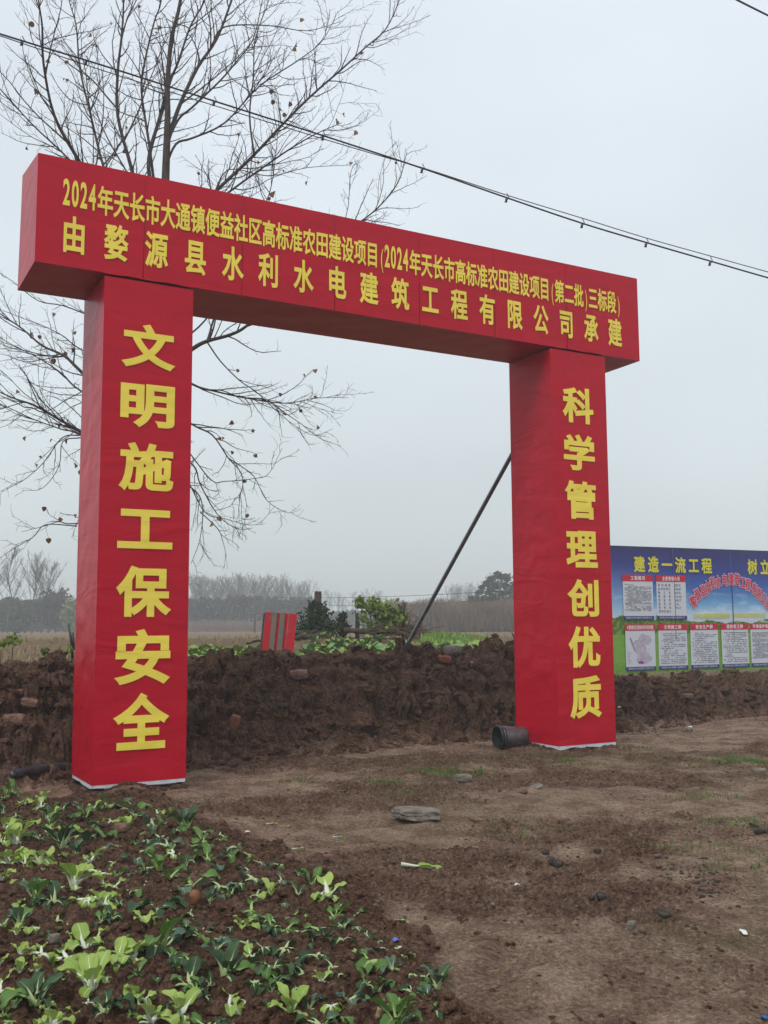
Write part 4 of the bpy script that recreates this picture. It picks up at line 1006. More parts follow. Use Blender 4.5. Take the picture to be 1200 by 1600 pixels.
PL = [
 (36,1262,22,'L','f','tiny pale bok choy on a thin white stalk at the far left corner',1),(64,1264,26,'L','f',far_l,1),(6,1296,32,'L','f',far_l,1),(24,1318,44,'L','u','pale bok choy with one thick white stalk, third row at the left edge',0),
 (74,1283,30,'D','u','narrow dark bok choy with a white striped leaf leaning to the right',0),(50,1292,28,'L','f',far_l,1),(62,1312,26,'D','f',far_d,1),(98,1266,16,'D','f',far_d,1),(97,1324,42,'D','u','upright dark green bok choy with cupped leaves standing alone left of the pale ones',0),
 (120,1336,28,'D','u',far_d,1),(14,1348,42,'L','f',far_l,1),(62,1348,40,'L','f','ruffled pale bok choy spreading broad leaves in the left rows',0),(68,1358,22,'L','w','little pale bok choy with two leaves under the ruffled one',0),(25,1374,26,'Y','w',far_l,1),
 (142,1346,30,'L','f','pale bok choy with two crossed white stalks above the big white stalked one',0),(116,1384,50,'L','u','large upright bok choy with a fan of bright white stalks and pale leaves',0),(158,1366,42,'L','w','crinkled pale bok choy lying over to the right of the white fan',0),
 (136,1411,46,'L','w','fallen bok choy with a thick white stalk pointing down right',0),(162,1414,36,'L','f','pale bok choy with a yellowing leaf beside the fallen white stalk',0),(56,1402,38,'D','u','dark bok choy with yellow green stalks left of the big white fan',0),(84,1412,32,'D','f',mid_d,1),
 (118,1278,26,'D','w',far_d,1),(134,1280,22,'M','u',far_d,1),(170,1266,30,'M','f','bright green bok choy nearest to the foot of the left pillar',0),(163,1308,32,'D','f',far_d,1),(186,1324,30,'G','w','grey green bok choy with collapsed leaves right of the far rows',0),(200,1293,26,'Y','u','yellow green bok choy with one upright leaf below the pillar',0),
 (228,1258,20,'M','w',far_d,1),(212,1276,28,'D','f',far_d,1),(246,1271,26,'L','w','small bok choy with hooked white stalks below the right corner of the pillar',0),(238,1290,28,'D','w',far_d,1),(290,1295,36,'D','u','dark bok choy with two upright paddle leaves at the edge of the path',0),(274,1301,20,'D','w',far_d,1),
 (262,1322,28,'G','r','round grey green rosette of bok choy like a small cabbage',0),(228,1314,26,'D','w',far_d,1),(235,1337,26,'M','w',mid_m,1),(272,1336,28,'L','w','bok choy lying on its side with a pale cut stalk',0),(212,1347,24,'G','w',mid_d,1),(249,1362,32,'M','u',mid_m,1),(264,1372,32,'M','f',mid_m,1),
 (318,1321,30,'M','f',mid_m,1),(344,1304,22,'G','w','crumpled grey green bok choy leaf heap at the path edge',0),(324,1345,28,'M','f',mid_m,1),(343,1363,28,'D','f','dark bok choy bent over on yellow green stalks',0),(367,1324,28,'G','w',mid_d,1),(388,1336,24,'M','w',mid_m,1),
 (304,1380,36,'M','w',mid_m,1),(345,1387,30,'D','w','dark bok choy bowed into a dome over its stalks',0),(226,1384,36,'D','w',mid_d,1),(278,1397,36,'D','w',mid_d,1),(246,1420,50,'D','r','large dark bok choy with yellow green heart left of the orange leaf',0),(390,1362,24,'D','w',mid_d,1),
 (30,1449,36,'D','u','dark bok choy with a stout yellow green stalk at the left edge',0),(50,1454,32,'L','w','pale curled bok choy beside the stout dark one',0),(6,1447,26,'D','f',mid_d,1),(108,1462,46,'L','w','flopped pale bok choy with its white stalk arched over',0),(64,1490,38,'L','w',near_l,1),(104,1512,44,'L','w','flat pale bok choy with a heart shaped leaf on the soil',0),
 (132,1484,46,'L','f',near_l,1),(143,1545,64,'L','u','biggest white stalked bok choy, standing near the lower left',0),(180,1504,56,'L','f','tall pale bok choy with a white bulb leaning left',0),(56,1577,60,'D','u','largest dark bok choy with glossy leaves at the lower left corner',0),(50,1537,28,'L','w',near_l,1),(0,1546,42,'L','w','pale bok choy cut by the left edge of the picture',0),
 (80,1604,50,'L','f','pale bok choy bowing over at the bottom edge',0),(165,1582,42,'D','f','dark bok choy with a grey green pointed leaf on the soil',0),(-2,1512,26,'L','f',near_l,1),
 (252,1485,62,'D','f','large dark bok choy with spread drooping leaves in the near middle',0),(224,1448,34,'L','f',near_l,1),(206,1502,46,'L','f','pale bok choy with thin curved white stalks left of the large dark one',0),(221,1562,46,'L','f','pale bok choy with a tapering root showing below its stalks',0),
 (313,1465,34,'D','r','compact dark bok choy below the orange leaf',0),(295,1540,44,'D','f','dark bok choy with orange yellow stalks',0),(298,1505,30,'D','r','small dark fan shaped bok choy above the one with orange yellow stalks',0),(354,1528,54,'D','u','tall spiky bok choy with long narrow upright leaves',0),(357,1575,58,'L','w','sprawling bok choy with white bulb and leaves on both sides',0),
 (283,1587,52,'L','u','pale bok choy with two thick white stalks meeting in a point',0),(236,1604,56,'L','f','pale bok choy with a tall rounded leaf at the bottom edge',0),(378,1452,36,'Y','f','bright lime green bok choy with round leaves',0),(386,1480,30,'D','w',mid_d,1),(325,1612,36,'D','r','dark bok choy peeping in at the bottom edge',0),
 (396,1377,30,'G','w',low_d,1),(423,1400,32,'Y','u','single yellow green leaf on a white stalk stuck in the soil',0),(488,1384,26,'M','u','thin upright bok choy with one narrow leaf near the path',0),(512,1402,46,'L','f','pale bok choy with a plump white bulb at the right end of the bed',0),(436,1354,20,'D','w',low_d,1),(524,1434,34,'M','f','mid green bok choy leaning over its exposed root',0),
 (447,1412,26,'G','w',low_d,1),(443,1457,36,'M','w',mid_m,1),(392,1427,30,'M','w',mid_m,1),(386,1446,30,'Y','w','yellow green flat bok choy at the middle of the bed',0),(500,1452,32,'D','w',low_d,1),(446,1482,38,'D','w','bok choy lying down with a pale bulb to the left',0),
 (426,1514,36,'D','r','dark cabbage like rosette of bok choy on bare clods',0),(496,1496,30,'D','w',low_d,1),(520,1512,30,'D','w',low_d,1),(553,1450,30,'G','w',low_d,1),(558,1487,36,'D','w',low_d,1),
 (455,1584,52,'Y','u','tall yellow green bok choy with a pale folded leaf near the bottom edge',0),(502,1606,36,'D','r','dark veined bok choy at the bottom edge below the clods',0),(545,1568,32,'G','r','grey green bok choy rosette near the bottom middle',0),(578,1508,42,'M','w','uprooted bok choy lying with its long white stalk to the left',0),
 (637,1522,44,'D','w','tall dark bok choy with hanging leaves near the bed edge',0),(606,1537,22,'M','w','tiny bright bok choy half buried in clods',0),(645,1552,32,'D','r','dark bok choy with striped leaves below the hanging one',0),(684,1545,34,'D','u','outermost dark bok choy at the right edge of the bed',0),(682,1582,30,'D','w','star shaped bok choy at the lower right end of the bed',0),
 (620,1604,54,'M','u','bok choy with one tall bright leaf at the bottom middle',0),(8,1250,26,'M','f',far_l2,1),(20,1240,22,'M','f',far_l2,1),(4,1320,30,'L','f',far_l,1),(44,1330,28,'L','w',far_l,1),(78,1300,26,'L','f',far_l,1),(88,1338,24,'D','w',far_d,1),(40,1352,26,'L','f',far_l,1),(2,1376,30,'L','f',far_l,1),
 (72,1376,22,'M','w',far_d,1),(104,1300,22,'D','u',far_d,1),(145,1310,22,'G','w',far_d,1),(196,1262,22,'D','w',far_d,1),(250,1310,22,'D','w',far_d,1),(212,1310,20,'M','w',far_d,1),(296,1345,22,'D','w',mid_d,1),(180,1385,26,'L','w',near_l,1),(206,1400,26,'D','w',mid_d,1),
 (176,1440,24,'D','f',mid_d,1),(150,1470,30,'L','w',near_l,1),(122,1500,34,'L','w',near_l,1),(160,1530,32,'L','w',near_l,1),(90,1440,24,'D','w',mid_d,1),(330,1430,24,'D','w',mid_d,1),(418,1440,26,'D','w',low_d,1),(470,1460,26,'D','w',low_d,1),(478,1432,24,'M','w',low_m,1),(536,1470,24,'D','w',low_d,1),(340,1500,26,'D','w',mid_d,1),(410,1480,24,'D','w',low_d,1),(475,1520,24,'D','w',low_d,1),(590,1470,22,'D','w',low_d,1),(660,1515,24,'D','w',low_d,1),(20,1600,36,'M','w','mid green bok choy at the bottom left corner under the glossy one',0),
 (425,1455,24,'D','f',low_d,1),(455,1432,22,'M','w',low_m,1),(508,1470,26,'D','f',low_d,1),(485,1478,24,'D','w',low_d,1),(535,1452,24,'D','f',low_d,1),(572,1462,24,'D','w',low_d,1),(400,1400,24,'D','w',low_d,1),(372,1385,22,'D','w',mid_d,1),(360,1402,24,'D','f',mid_d,1),(330,1398,22,'M','w',mid_m,1),(296,1430,24,'D','w',mid_d,1),(405,1350,20,'D','w',mid_d,1),(440,1376,20,'G','w',low_d,1),(465,1398,22,'D','f',low_d,1),(268,1460,26,'D','w',mid_d,1),(345,1470,24,'D','w',mid_d,1),(178,1350,22,'D','w',mid_d,1),(186,1412,22,'D','f',mid_d,1),(225,1330,20,'D','w',mid_d,1),(300,1322,20,'M','w',mid_d,1),
 (628,1480,24,'L','w','scrap of bok choy with white stalks beside the blue wrapper',0),
]
LANDMARKS = [(24,1318,'thick white stalk by the left edge'),(97,1324,'upright cupped dark plant'),(62,1348,'ruffled pale plant'),(116,1384,'large white stalked fan'),(136,1411,'fallen white stalk'),(56,1402,'yellow stalked dark plant'),
 (170,1266,'bright green plant under the pillar'),(246,1271,'hooked white stalks'),(290,1295,'two paddle leaves by the path'),(262,1322,'round grey green rosette'),(344,1304,'crumpled grey leaf heap'),(345,1387,'dome shaped dark plant'),(306,1412,'curled orange leaf'),
 (30,1449,'stout dark plant at the edge'),(104,1512,'heart shaped pale leaf'),(143,1545,'biggest white stalked plant'),(252,1485,'large drooping dark plant'),(354,1528,'tall spiky plant'),(378,1452,'lime green round leaved plant'),(295,1540,'orange stalked dark plant'),
 (423,1400,'single yellow green leaf'),(512,1402,'plump white bulb'),(446,1482,'lying pale bulb'),(426,1514,'dark cabbage like rosette'),(578,1508,'uprooted plant with the long stalk'),(637,1522,'tall hanging dark plant'),(455,1584,'folded pale leaf plant'),(74,1283,'striped narrow plant'),(200,1293,'single yellow leaf below the pillar')]
used_labels = {}
def near_label(px, py, sz_, tn, fm):
    d = sorted((math.hypot(px-a, (py-b)*1.4), a, b, nm) for a, b, nm in LANDMARKS)
    tone = {'L': 'pale', 'M': 'green', 'D': 'dark', 'G': 'greyish', 'Y': 'yellowish'}[tn]; form = {'u': 'upright', 'f': 'leaning', 'w': 'limp', 'r': 'spread'}[fm]
    for dist, a, b, nm in d[:6]:
        dx, dy = px-a, (py-b)*1.4
        rel = ('right of' if dx > 0 else 'left of') if abs(dx) > abs(dy) else ('in front of' if dy > 0 else 'behind')
        far = 'just ' if dist < 28 else ('' if dist < 50 else 'well ')
        lb = f'{form} {tone} bok choy {far}{rel} the {nm}'
        if lb not in used_labels: used_labels[lb] = 1; return lb
    return lb
pr_ = random.Random(5); taken = [(q[0], q[1]) for q in PL]; tries = 0; extra = 0
while extra < 95 and tries < 6000:                                  # the smaller seedlings between the big ones
    tries += 1; py = pr_.uniform(1250, 1600); right = np.interp(py, [1250, 1300, 1330, 1370, 1470, 1580, 1600], [240, 330, 400, 510, 620, 700, 700]); px = pr_.uniform(0, right)
    sz_ = pr_.uniform(15, 24)*(.8+.5*(py-1250)/350); gap = sz_*.95
    if min(math.hypot(px-a, (py-b)*1.6) for a, b in taken) < gap: continue
    taken.append((px, py)); extra += 1; tn = 'L' if pr_.random() < (.55 if px < 180 else .12) else pr_.choice('DDDMGD')
    PL.append((px, py, sz_, tn, pr_.choice('uffww'), '', 1))
for i, (px, py, sz_, tn, fm, lab, sh) in enumerate(PL):
    if sh: lab = near_label(px, py, sz_, tn, fm)
    plant(px, py, sz_, tn, fm, lab, G1, 100+i)

# vegetables growing on the bank top behind: each a small plant of one mesh
def small_veg(seed, mats, n=8):
    r_ = random.Random(seed); mb = MB()
    for k in range(n):
        az = k*2.4+r_.uniform(-.3, .3); el = r_.uniform(.2, 1.1); ln = r_.uniform(.7, 1.1); d = Vector((math.cos(az)*math.sin(el), math.sin(az)*math.sin(el), math.cos(el))); s = Vector((-math.sin(az), math.cos(az), 0)); w = ln*.26
        u = d.cross(s)*-1; b_ = Vector((0, 0, 0)); w = ln*.34; pts = [b_, d*ln*.35-s*w*.7, d*ln*.35+s*w*.7, d*ln*.72-s*w+u*.05, d*ln*.72+s*w+u*.05, d*ln*.72-u*.04, d*ln*.98-s*w*.45+Vector((math.cos(az), math.sin(az), -.6))*.10, d*ln*.98+s*w*.45+Vector((math.cos(az), math.sin(az), -.6))*.10]
        mb.add(pts, [(0, 2, 1), (1, 2, 5), (1, 5, 3), (2, 4, 5), (3, 5, 6), (5, 4, 7), (5, 7, 6)], 0)
    return mb.mesh('cabbage', mats, True)
M_vg1 = mat('veg_leaf_bright', (.11,.23,.035), .6, col2=(.30,.46,.11), vscale=3); M_vg2 = mat('veg_leaf_blue', (.09,.19,.06), .6, col2=(.26,.40,.16), vscale=3); M_vg3 = mat('veg_leaf_lime', (.16,.25,.04), .6, col2=(.30,.42,.10), vscale=3)
SV = [small_veg(i, (M_vg1, M_vg2, M_vg3)[i % 3], 9) for i in range(12)]
vr = random.Random(21); nveg = 0
def veg(px, Y, s, label, grp, lst):
    p = gpt(px, 990, Y); o = link('leafy_vegetable', vr.choice(lst), None, p-Vector((0, 0, .01)), (0, 0, vr.uniform(0, 6)), s); tag(o, label, 'vegetable', grp)
for Y, x0, x1, n, s in ((15.2, 455, 640, 20, .16), (16.4, 470, 735, 30, .20), (17.8, 480, 750, 30, .22), (19.2, 480, 760, 28, .17), (20.3, 470, 600, 10, .15)):
    for k in range(n): veg(x0+(x1-x0)*(k+vr.random()*.7)/n, Y+vr.uniform(-.4, .4), s*vr.uniform(.75, 1.25), 'broad leaved green vegetable on the bank top between red panel and steel prop', 'vegetable rows on the bank top', SV)
for Y, x0, x1, n, s in ((14.6, 296, 400, 16, .14), (15.6, 296, 410, 18, .16), (16.8, 300, 420, 16, .17), (18.5, 300, 440, 14, .17)):
    for k in range(n): veg(x0+(x1-x0)*(k+vr.random()*.7)/n, Y+vr.uniform(-.4, .4), s*vr.uniform(.7, 1.3), 'small yellow green seedling on the bank top left of the red panel', 'seedlings on the bank top', SV[2::3]+SV[0::3])
rs = np.random.RandomState(4); n = 2600; px_ = 655+105*rs.beta(1.1, 1.5, n); Yv = 19.3+5*rs.beta(1.6, 1.8, n); x = (px_-600)/F*Yv*1.0; 
tag(blades('garlic_greens', np.stack([x, Yv, height(x, Yv)], -1), (.07+.11*rs.rand(n))*np.clip(1.2-(px_-655)/130, .3, 1), M_vg1, 6, 1, .45, .011), kind='stuff')
n = 1500; px_ = rs.uniform(40, 115, n); Yv = rs.uniform(12.6, 14, n); x = (px_-600)/F*Yv
tag(blades('grass_verge', np.stack([x, Yv, height(x, Yv)], -1), np.full(n, .09), M_grass, 7, 1, .7, .005), kind='stuff')
for (px, py, r_, lab) in ((20, 1001, .095, 'yellow green leafy weed on the bank crest at the left edge'), (2, 1008, .05, 'small leafy weed cut by the left edge on the bank crest'), (70, 1018, .045, 'small dark weed on the bank crest left of the left pillar'), (108, 1016, .05, 'pale green weed at the foot of the forked stick'), (120, 1090, .0, '')):
    if r_ == 0: continue
    Y = 11.9 if px < 60 else 12.4; p = gpt(px, py, Y); c0 = at(px, py, Y); e_ = empty('weed', p); tag(e_, lab, 'weed')
    mb = MB(); leafy(mb, c0-p, r_, 60 if r_ > .06 else 26, .055, px+3, .9); mb.build('foliage', M_lime if px != 70 else M_shrub, e_)['kind'] = 'stuff'
    mb = MB(); mb.tube([(0, 0, -.03), (0, 0, (c0-p).z*.8+.01)], .006, 4); mb.build('stem', M_wood, e_)

# ------------------------------------------------------------------ stones, bricks and litter
def rock(px, py, w, h, d, material, label, cat, seed, rz=None, name='stone', tilt=(0, 0), blocky=.5, sink=.3, amp=.3):
    v, f = I3; p = surf(px, py); sc = p.y/F; q = v*(1-blocky)+v/np.abs(v).max(1)[:, None]*blocky; q = np.round(q*3.4)/3.4*.25+q*.75
    nn = fbm(v[:, 0]*1.5+seed, v[:, 1]*1.5+seed, 4, .7, z=v[:, 2]*1.5+9.); q = q*(1+(nn-.5)*amp)[:, None]
    q = q*np.array([w*sc/2, d*sc/2, h*sc/2])/np.abs(q).max(0)
    o = link(name, fast_mesh(name, q, f, material, False), None, p+Vector((0, 0, h*sc/2*(1-sink))), (tilt[0], tilt[1], rz if rz is not None else (seed*1.3) % 6), None)
    return tag(o, label, cat)
rock(650, 1279, 66, 17, 62, M_stone, 'flat grey stone slab lying on the trodden earth below the archway', 'stone', 3, .25, 'stone_slab', (-.06, .04), .97, .1, .35)
rock(745, 1283, 17, 5, 22, M_brick, 'small square tan tile chip right of the grey stone slab', 'stone', 4, .5, 'tile_chip', (.1, .1), .8)
rock(727, 1207, 26, 7, 16, M_brick, 'flat reddish brick piece beside the grass, the upper of two', 'brick', 5, .1, 'brick_piece', (0, .1), .7)
rock(724, 1220, 27, 12, 18, M_stone, 'grey brick half beside the grass, the lower of two', 'brick', 6, .3, 'brick_piece', (0, 0), .7)
rock(838, 1232, 22, 5, 14, M_stone, 'thin pale stone flake on the earth below the right pillar', 'stone', 7, .6, 'stone', (.1, -.2), .7)
rock(818, 1240, 16, 8, 12, M_brick, 'small brown stone beside the thin pale flake', 'stone', 8)
rock(466, 1060, 30, 15, 24, M_brick, 'brown brick bat half sunk in the bank below the red panel', 'brick', 9, .1, 'brick_piece', (.1, .0), .7)
rock(694, 1035, 22, 11, 14, M_redbrick, 'bright red brick end near the top of the bank', 'brick', 10, .2, 'brick_piece', (.1, .1), .7)
rock(707, 1022, 28, 16, 22, M_stone, 'grey rounded lump above the bright red brick', 'stone', 11)
rock(366, 1142, 16, 26, 14, M_redbrick, 'orange brown brick fragment standing on end in the bank by the left pillar', 'brick', 12, .3, 'brick_piece', (.2, .3), .6)
rock(46, 1108, 26, 13, 18, M_brick, 'reddish brick fragment in the bank at the left edge, upper one', 'brick', 13, .1, 'brick_piece', (.1, .2), .7)
rock(28, 1090, 16, 10, 12, M_redbrick, 'small red brick fragment high in the bank at the left edge', 'brick', 14)
rock(22, 1132, 34, 18, 22, M_brick, 'large brownish lump of brick low in the bank at the left edge', 'brick', 15, .1, 'brick_piece', (.1, 0), .6)
rock(103, 1176, 9, 8, 8, M_stone, 'small grey stone beside the left pillar on the bank', 'stone', 16)
rock(443, 1119, 20, 9, 14, M_coal, 'dark shiny lump in the middle of the bank face', 'stone', 17)
rock(736, 1042, 14, 8, 10, M_stone, 'pale stone right of the bright red brick', 'stone', 18)
rock(768, 1047, 12, 8, 10, M_brick, 'orange stone on the bank close to the right pillar', 'stone', 19)
rock(655, 1012, 14, 8, 12, M_stone, 'grey stone on the bank crest beside the foot of the prop', 'stone', 20)
rock(1076, 1095, 16, 8, 10, M_brick, 'pinkish stone at the foot of the leaning stake', 'stone', 21, name='stone')
rock(1077, 1142, 12, 6, 8, M_stone, 'pale stone on the ground below the notice board', 'stone', 22)
rock(1186, 1207, 22, 7, 14, M_stone, 'flat grey stone behind the grass at the right edge', 'stone', 23)
rock(1189, 1303, 26, 6, 10, M_coal, 'dark grey slate piece cut by the right edge', 'stone', 24, .4)
for i, (px, py, w) in enumerate([(853, 1336, 12), (862, 1350, 14), (872, 1353, 17), (843, 1351, 10), (933, 1334, 12), (925, 1408, 10), (940, 1404, 18)]):
    rock(px, py, w, w*.55, w*.8, M_coal, ['dark lump uppermost in the cluster on the path', 'dark lump in the middle of the cluster on the path', 'largest dark lump of the cluster on the path', 'leftmost dark lump of the cluster on the path', 'lone dark lump right of the cluster on the path', 'small dark pebble left of the grey one on the path', 'wide dark grey pebble in the path below the cluster'][i], 'stone', 30+i, name='dark_lump')
rock(987, 1452, 16, 14, 12, M_stone, 'knobbly grey stone standing in the middle of the path', 'stone', 40)
rock(1035, 1432, 26, 8, 18, M_coal, 'half buried dark slab right of the knobbly stone', 'stone', 41)
rock(998, 1522, 20, 6, 9, M_brick, 'thin curved potsherd near the bottom of the path', 'shard', 42, .6, 'potsherd', (.4, .1), .6)
rock(452, 1345, 18, 9, 14, M_brick, 'brownish stone at the upper edge of the bed', 'stone', 43)
rock(513, 1343, 17, 9, 12, M_brick, 'pinkish stone on the path above the white bulb plant', 'stone', 44)
rock(96, 1531, 10, 9, 8, M_white, 'small pinkish white stone on the soil left of the biggest white stalked plant', 'stone', 45)
rock(190, 1300, 24, 14, 18, M_brick, 'rounded brown stone among the plants below the pillar', 'stone', 46)
rock(84, 1480, 18, 14, 12, M_stone, 'grey stone behind the near left pale plants', 'stone', 47)
rock(1000, 1250, 12, 4, 8, M_stone, 'tiny pale flat stone in the middle right of the path', 'stone', 48)
rock(1028, 1339, 12, 5, 8, M_brick, 'pair end of tan chips above the charcoal, right one', 'stone', 49)
rs = np.random.RandomState(8)                                        # charcoal crumbs on the ash patch
cx = [];
for k in range(120):
    px = rs.normal(1095, 34); py = rs.normal(1376, 14)+(px-1095)*.18; q = surf(px, py) if k < 120 else None; cx.append((q.x, q.y, q.z))
tag(scatter('charcoal_crumbs', np.array(cx), (.005+.012*rs.rand(120)**2), I1, M_coal, .5, 6), kind='stuff')
def scrap(px, py, w, h, material, label, cat, seed, name='scrap'):
    r_ = random.Random(seed); p = surf(px, py); sc = p.y/F; mb = MB(); n = 9
    ring = [(math.cos(a*6.283/n)*w*sc/2*r_.uniform(.6, 1.1), math.sin(a*6.283/n)*h*sc*r_.uniform(.7, 1.1), r_.uniform(0, .012)) for a in range(n)]
    mb.add(ring+[(0, 0, .014)], [(i, (i+1) % n, n) for i in range(n)]); mb.add([(a, b_, c_-.002) for a, b_, c_ in ring]+[(0, 0, .012)], [((i+1) % n, i, n) for i in range(n)])
    return tag(mb.build(name, material, None, True, p+Vector((0, 0, .008))), label, cat)
scrap(1162, 1461, 12, 14, M_white, 'torn white paper scrap lying at the right side of the path', 'litter', 1, 'paper_scrap')
M_blue = mat('blue_wrapper', (.10,.16,.55), .4); M_teal = mat('teal_wrapper', (.01,.10,.30), .4)
scrap(618, 1481, 9, 6, M_blue, 'small blue plastic scrap at the edge of the vegetable bed', 'litter', 2, 'plastic_scrap')
scrap(1195, 1597, 14, 7, M_teal, 'blue and green wrapper in the bottom right corner', 'litter', 3, 'plastic_scrap')
scrap(968, 1109, 7, 6, M_white, 'white foam bit on the bank right of the right pillar', 'litter', 4, 'foam_bit')
scrap(1078, 1137, 8, 5, M_white, 'grey white foil piece on the ground right of the right pillar', 'litter', 5, 'foil_piece')
scrap(642, 1055, 14, 5, M_white, 'white strip of plastic on the bank below the prop', 'litter', 6, 'plastic_strip')
scrap(638, 1022, 9, 5, M_white, 'pale curl of plastic at the foot of the prop', 'litter', 7, 'plastic_strip')
scrap(808, 1390, 12, 4, M_white, 'thin pale sliver on the left of the path', 'litter', 8, 'sliver')
scrap(387, 1303, 9, 4, M_white, 'bright white chip on the path edge right of the bed', 'litter', 9, 'chip')
# curled orange leaf
M_orange = mat('orange_dead_leaf', (.13,.05,.018), .6, col2=(.27,.12,.05), vscale=12)
p = surf(306, 1414); mb = MB(); vs = []
for i in range(7):
    for j in range(7):
        u = i/6*2-1; v = j/6*2-1; k = math.sqrt(max(0, 1-.5*v*v)); vs.append((u*k*.03*(1+.2*math.sin(v*5)), .035*u*u+.02*v*v-.02+.006*math.sin(u*7+v*5), .035+v*math.sqrt(max(0, 1-.5*u*u))*.042*(1+.12*math.sin(u*6))))
mb.add(vs, [(i*7+j, i*7+j+1, (i+1)*7+j+1, (i+1)*7+j) for i in range(6) for j in range(6)])
o = mb.build('curled_leaf', M_orange, None, True, p); o.rotation_euler = (0, .1, .7); tag(o, 'curled orange brown dead leaf standing among the dark plants', 'leaf')
# fallen bok choy leaves on the path
def fallen(px, py, ln, tone, label, rz, seed):
    p = surf(px, py); s = ln*p.y/F; o = link('fallen_leaf', LM[tone]['up'][seed % 4], None, p+Vector((0, 0, .012)), None, (s*.7, s*.5, s)); 
    o.rotation_euler = (Matrix.Rotation(rz, 3, 'Z') @ Matrix.Rotation(1.42, 3, 'Y')).to_euler(); tag(o, label, 'fallen leaf')
fallen(628, 1356, 74, 'L', 'long wilted leaf with white base lying on the path', -.25, 1)
fallen(616, 1442, 26, 'Y', 'short yellow green leaf scrap on the path near the bed', .15, 2)
fallen(520, 1311, 22, 'L', 'white stalk scrap at the top edge of the path', .1, 3)
fallen(456, 1330, 24, 'L', 'pale stalk lying across the upper bed edge', .3, 0)
fallen(416, 1290, 22, 'L', 'pale curled leaf scrap right of the left pillar', .4, 1)
fallen(438, 1294, 24, 'Y', 'yellow green leaf scrap on the path right of the pillar', .3, 2)
fallen(770, 1522, 16, 'Y', 'tiny green leaf scrap alone near the bottom of the path', .3, 3)
fallen(228, 1362, 28, 'L', 'bleached bare stalk lying among the middle rows', .5, 0)
fallen(148, 1288, 34, 'L', 'thin white root and stalk lying in the far rows', .4, 1)

# black bucket on its side behind the right pillar
bp0 = surf(778, 1168); bR = .132; dirv = Vector((.92, .38, 0)).normalized()
bk = empty('black_bucket', (bp0.x-.02, bp0.y-.1, bp0.z+bR*.93), math.atan2(dirv.y, dirv.x)); tag(bk, 'black plastic bucket lying on its side against the right pillar', 'bucket')
def lathe(prof, n=36):
    mb = MB(); vs = [(x, math.cos(k*6.28318/n)*r_, math.sin(k*6.28318/n)*r_) for x, r_ in prof for k in range(n)]
    mb.add(vs, [(i*n+k, i*n+(k+1) % n, (i+1)*n+(k+1) % n, (i+1)*n+k) for i in range(len(prof)-1) for k in range(n)]); return mb
lathe([(0, bR-.004), (0, bR+.006), (.02, bR+.006), (.022, bR), (.05, bR-.001), (.052, bR+.004), (.062, bR+.004), (.064, bR-.002), (.38, bR*.82), (.382, 0.001)]).build('shell', M_blackpl, bk)
lathe([(0, bR-.004), (.02, bR-.007), (.36, bR*.80), (.365, .001)]).build('inner_wall', M_blackpl, bk)
lathe([(.07, bR+.001), (.12, bR-.004), (.37, bR*.84)]).build('film_wrap', M_film, bk)
mb = MB(); mb.tube([(.055, math.cos(a)*(bR+.008), math.sin(a)*(bR+.008)) for a in [x*.15+3.3 for x in range(20)]], .0035, 5); mb.build('handle', M_dark, bk)

# rolled black plastic left of the left pillar
a = surf(14, 1224); b_ = surf(130, 1208); n = 26; mb = MB(); pts = []; rad = []
for i in range(n):
    u = i/(n-1); q = a.lerp(b_, u); q.z = a.z+(b_.z-a.z)*u+.03+.05*u*(1-u)*2; pts.append(q); rad.append(.042+.006*math.sin(i*.9)+.005*math.sin(i*2.3)+.022*math.exp(-((u-.62)/.3)**2))
mb.tube(pts, rad, 14); vv = [Vector(q) for q in mb.v]; mb.v = [tuple(q+Vector((0, 0, 1))*.018*mnoise.noise(q*17)+Vector((0, 1, 0))*.022*mnoise.noise(q*23)) for q in vv]
tag(mb.build('plastic_roll', M_blackpl), 'crumpled roll of black plastic sheet lying left of the left pillar', 'plastic sheet')
# sticks and roots at the foot of the bank
for i, (x0, y0, x1, y1, lab) in enumerate([(292, 1193, 345, 1187, 'long dark root along the foot of the bank right of the left pillar'), (320, 1128, 327, 1160, 'curved pale root hanging down the bank'), (1172, 1292, 1200, 1306, 'dark stick at the right edge on the rough earth'),
        (590, 1600, 600, 1572, 'dry pale stem at the bottom middle of the bed')]):
    a = surf(x0, y0)+Vector((0, 0, .02)); b_ = surf(x1, y1)+Vector((0, 0, .02)); mb = MB(); mb.tube([a, a.lerp(b_, .5)+Vector((0, -.01, .012)), b_], [.011, .010, .005], 5)
    tag(mb.build('stick', M_wood if i != 3 else M_straw), lab, 'stick')

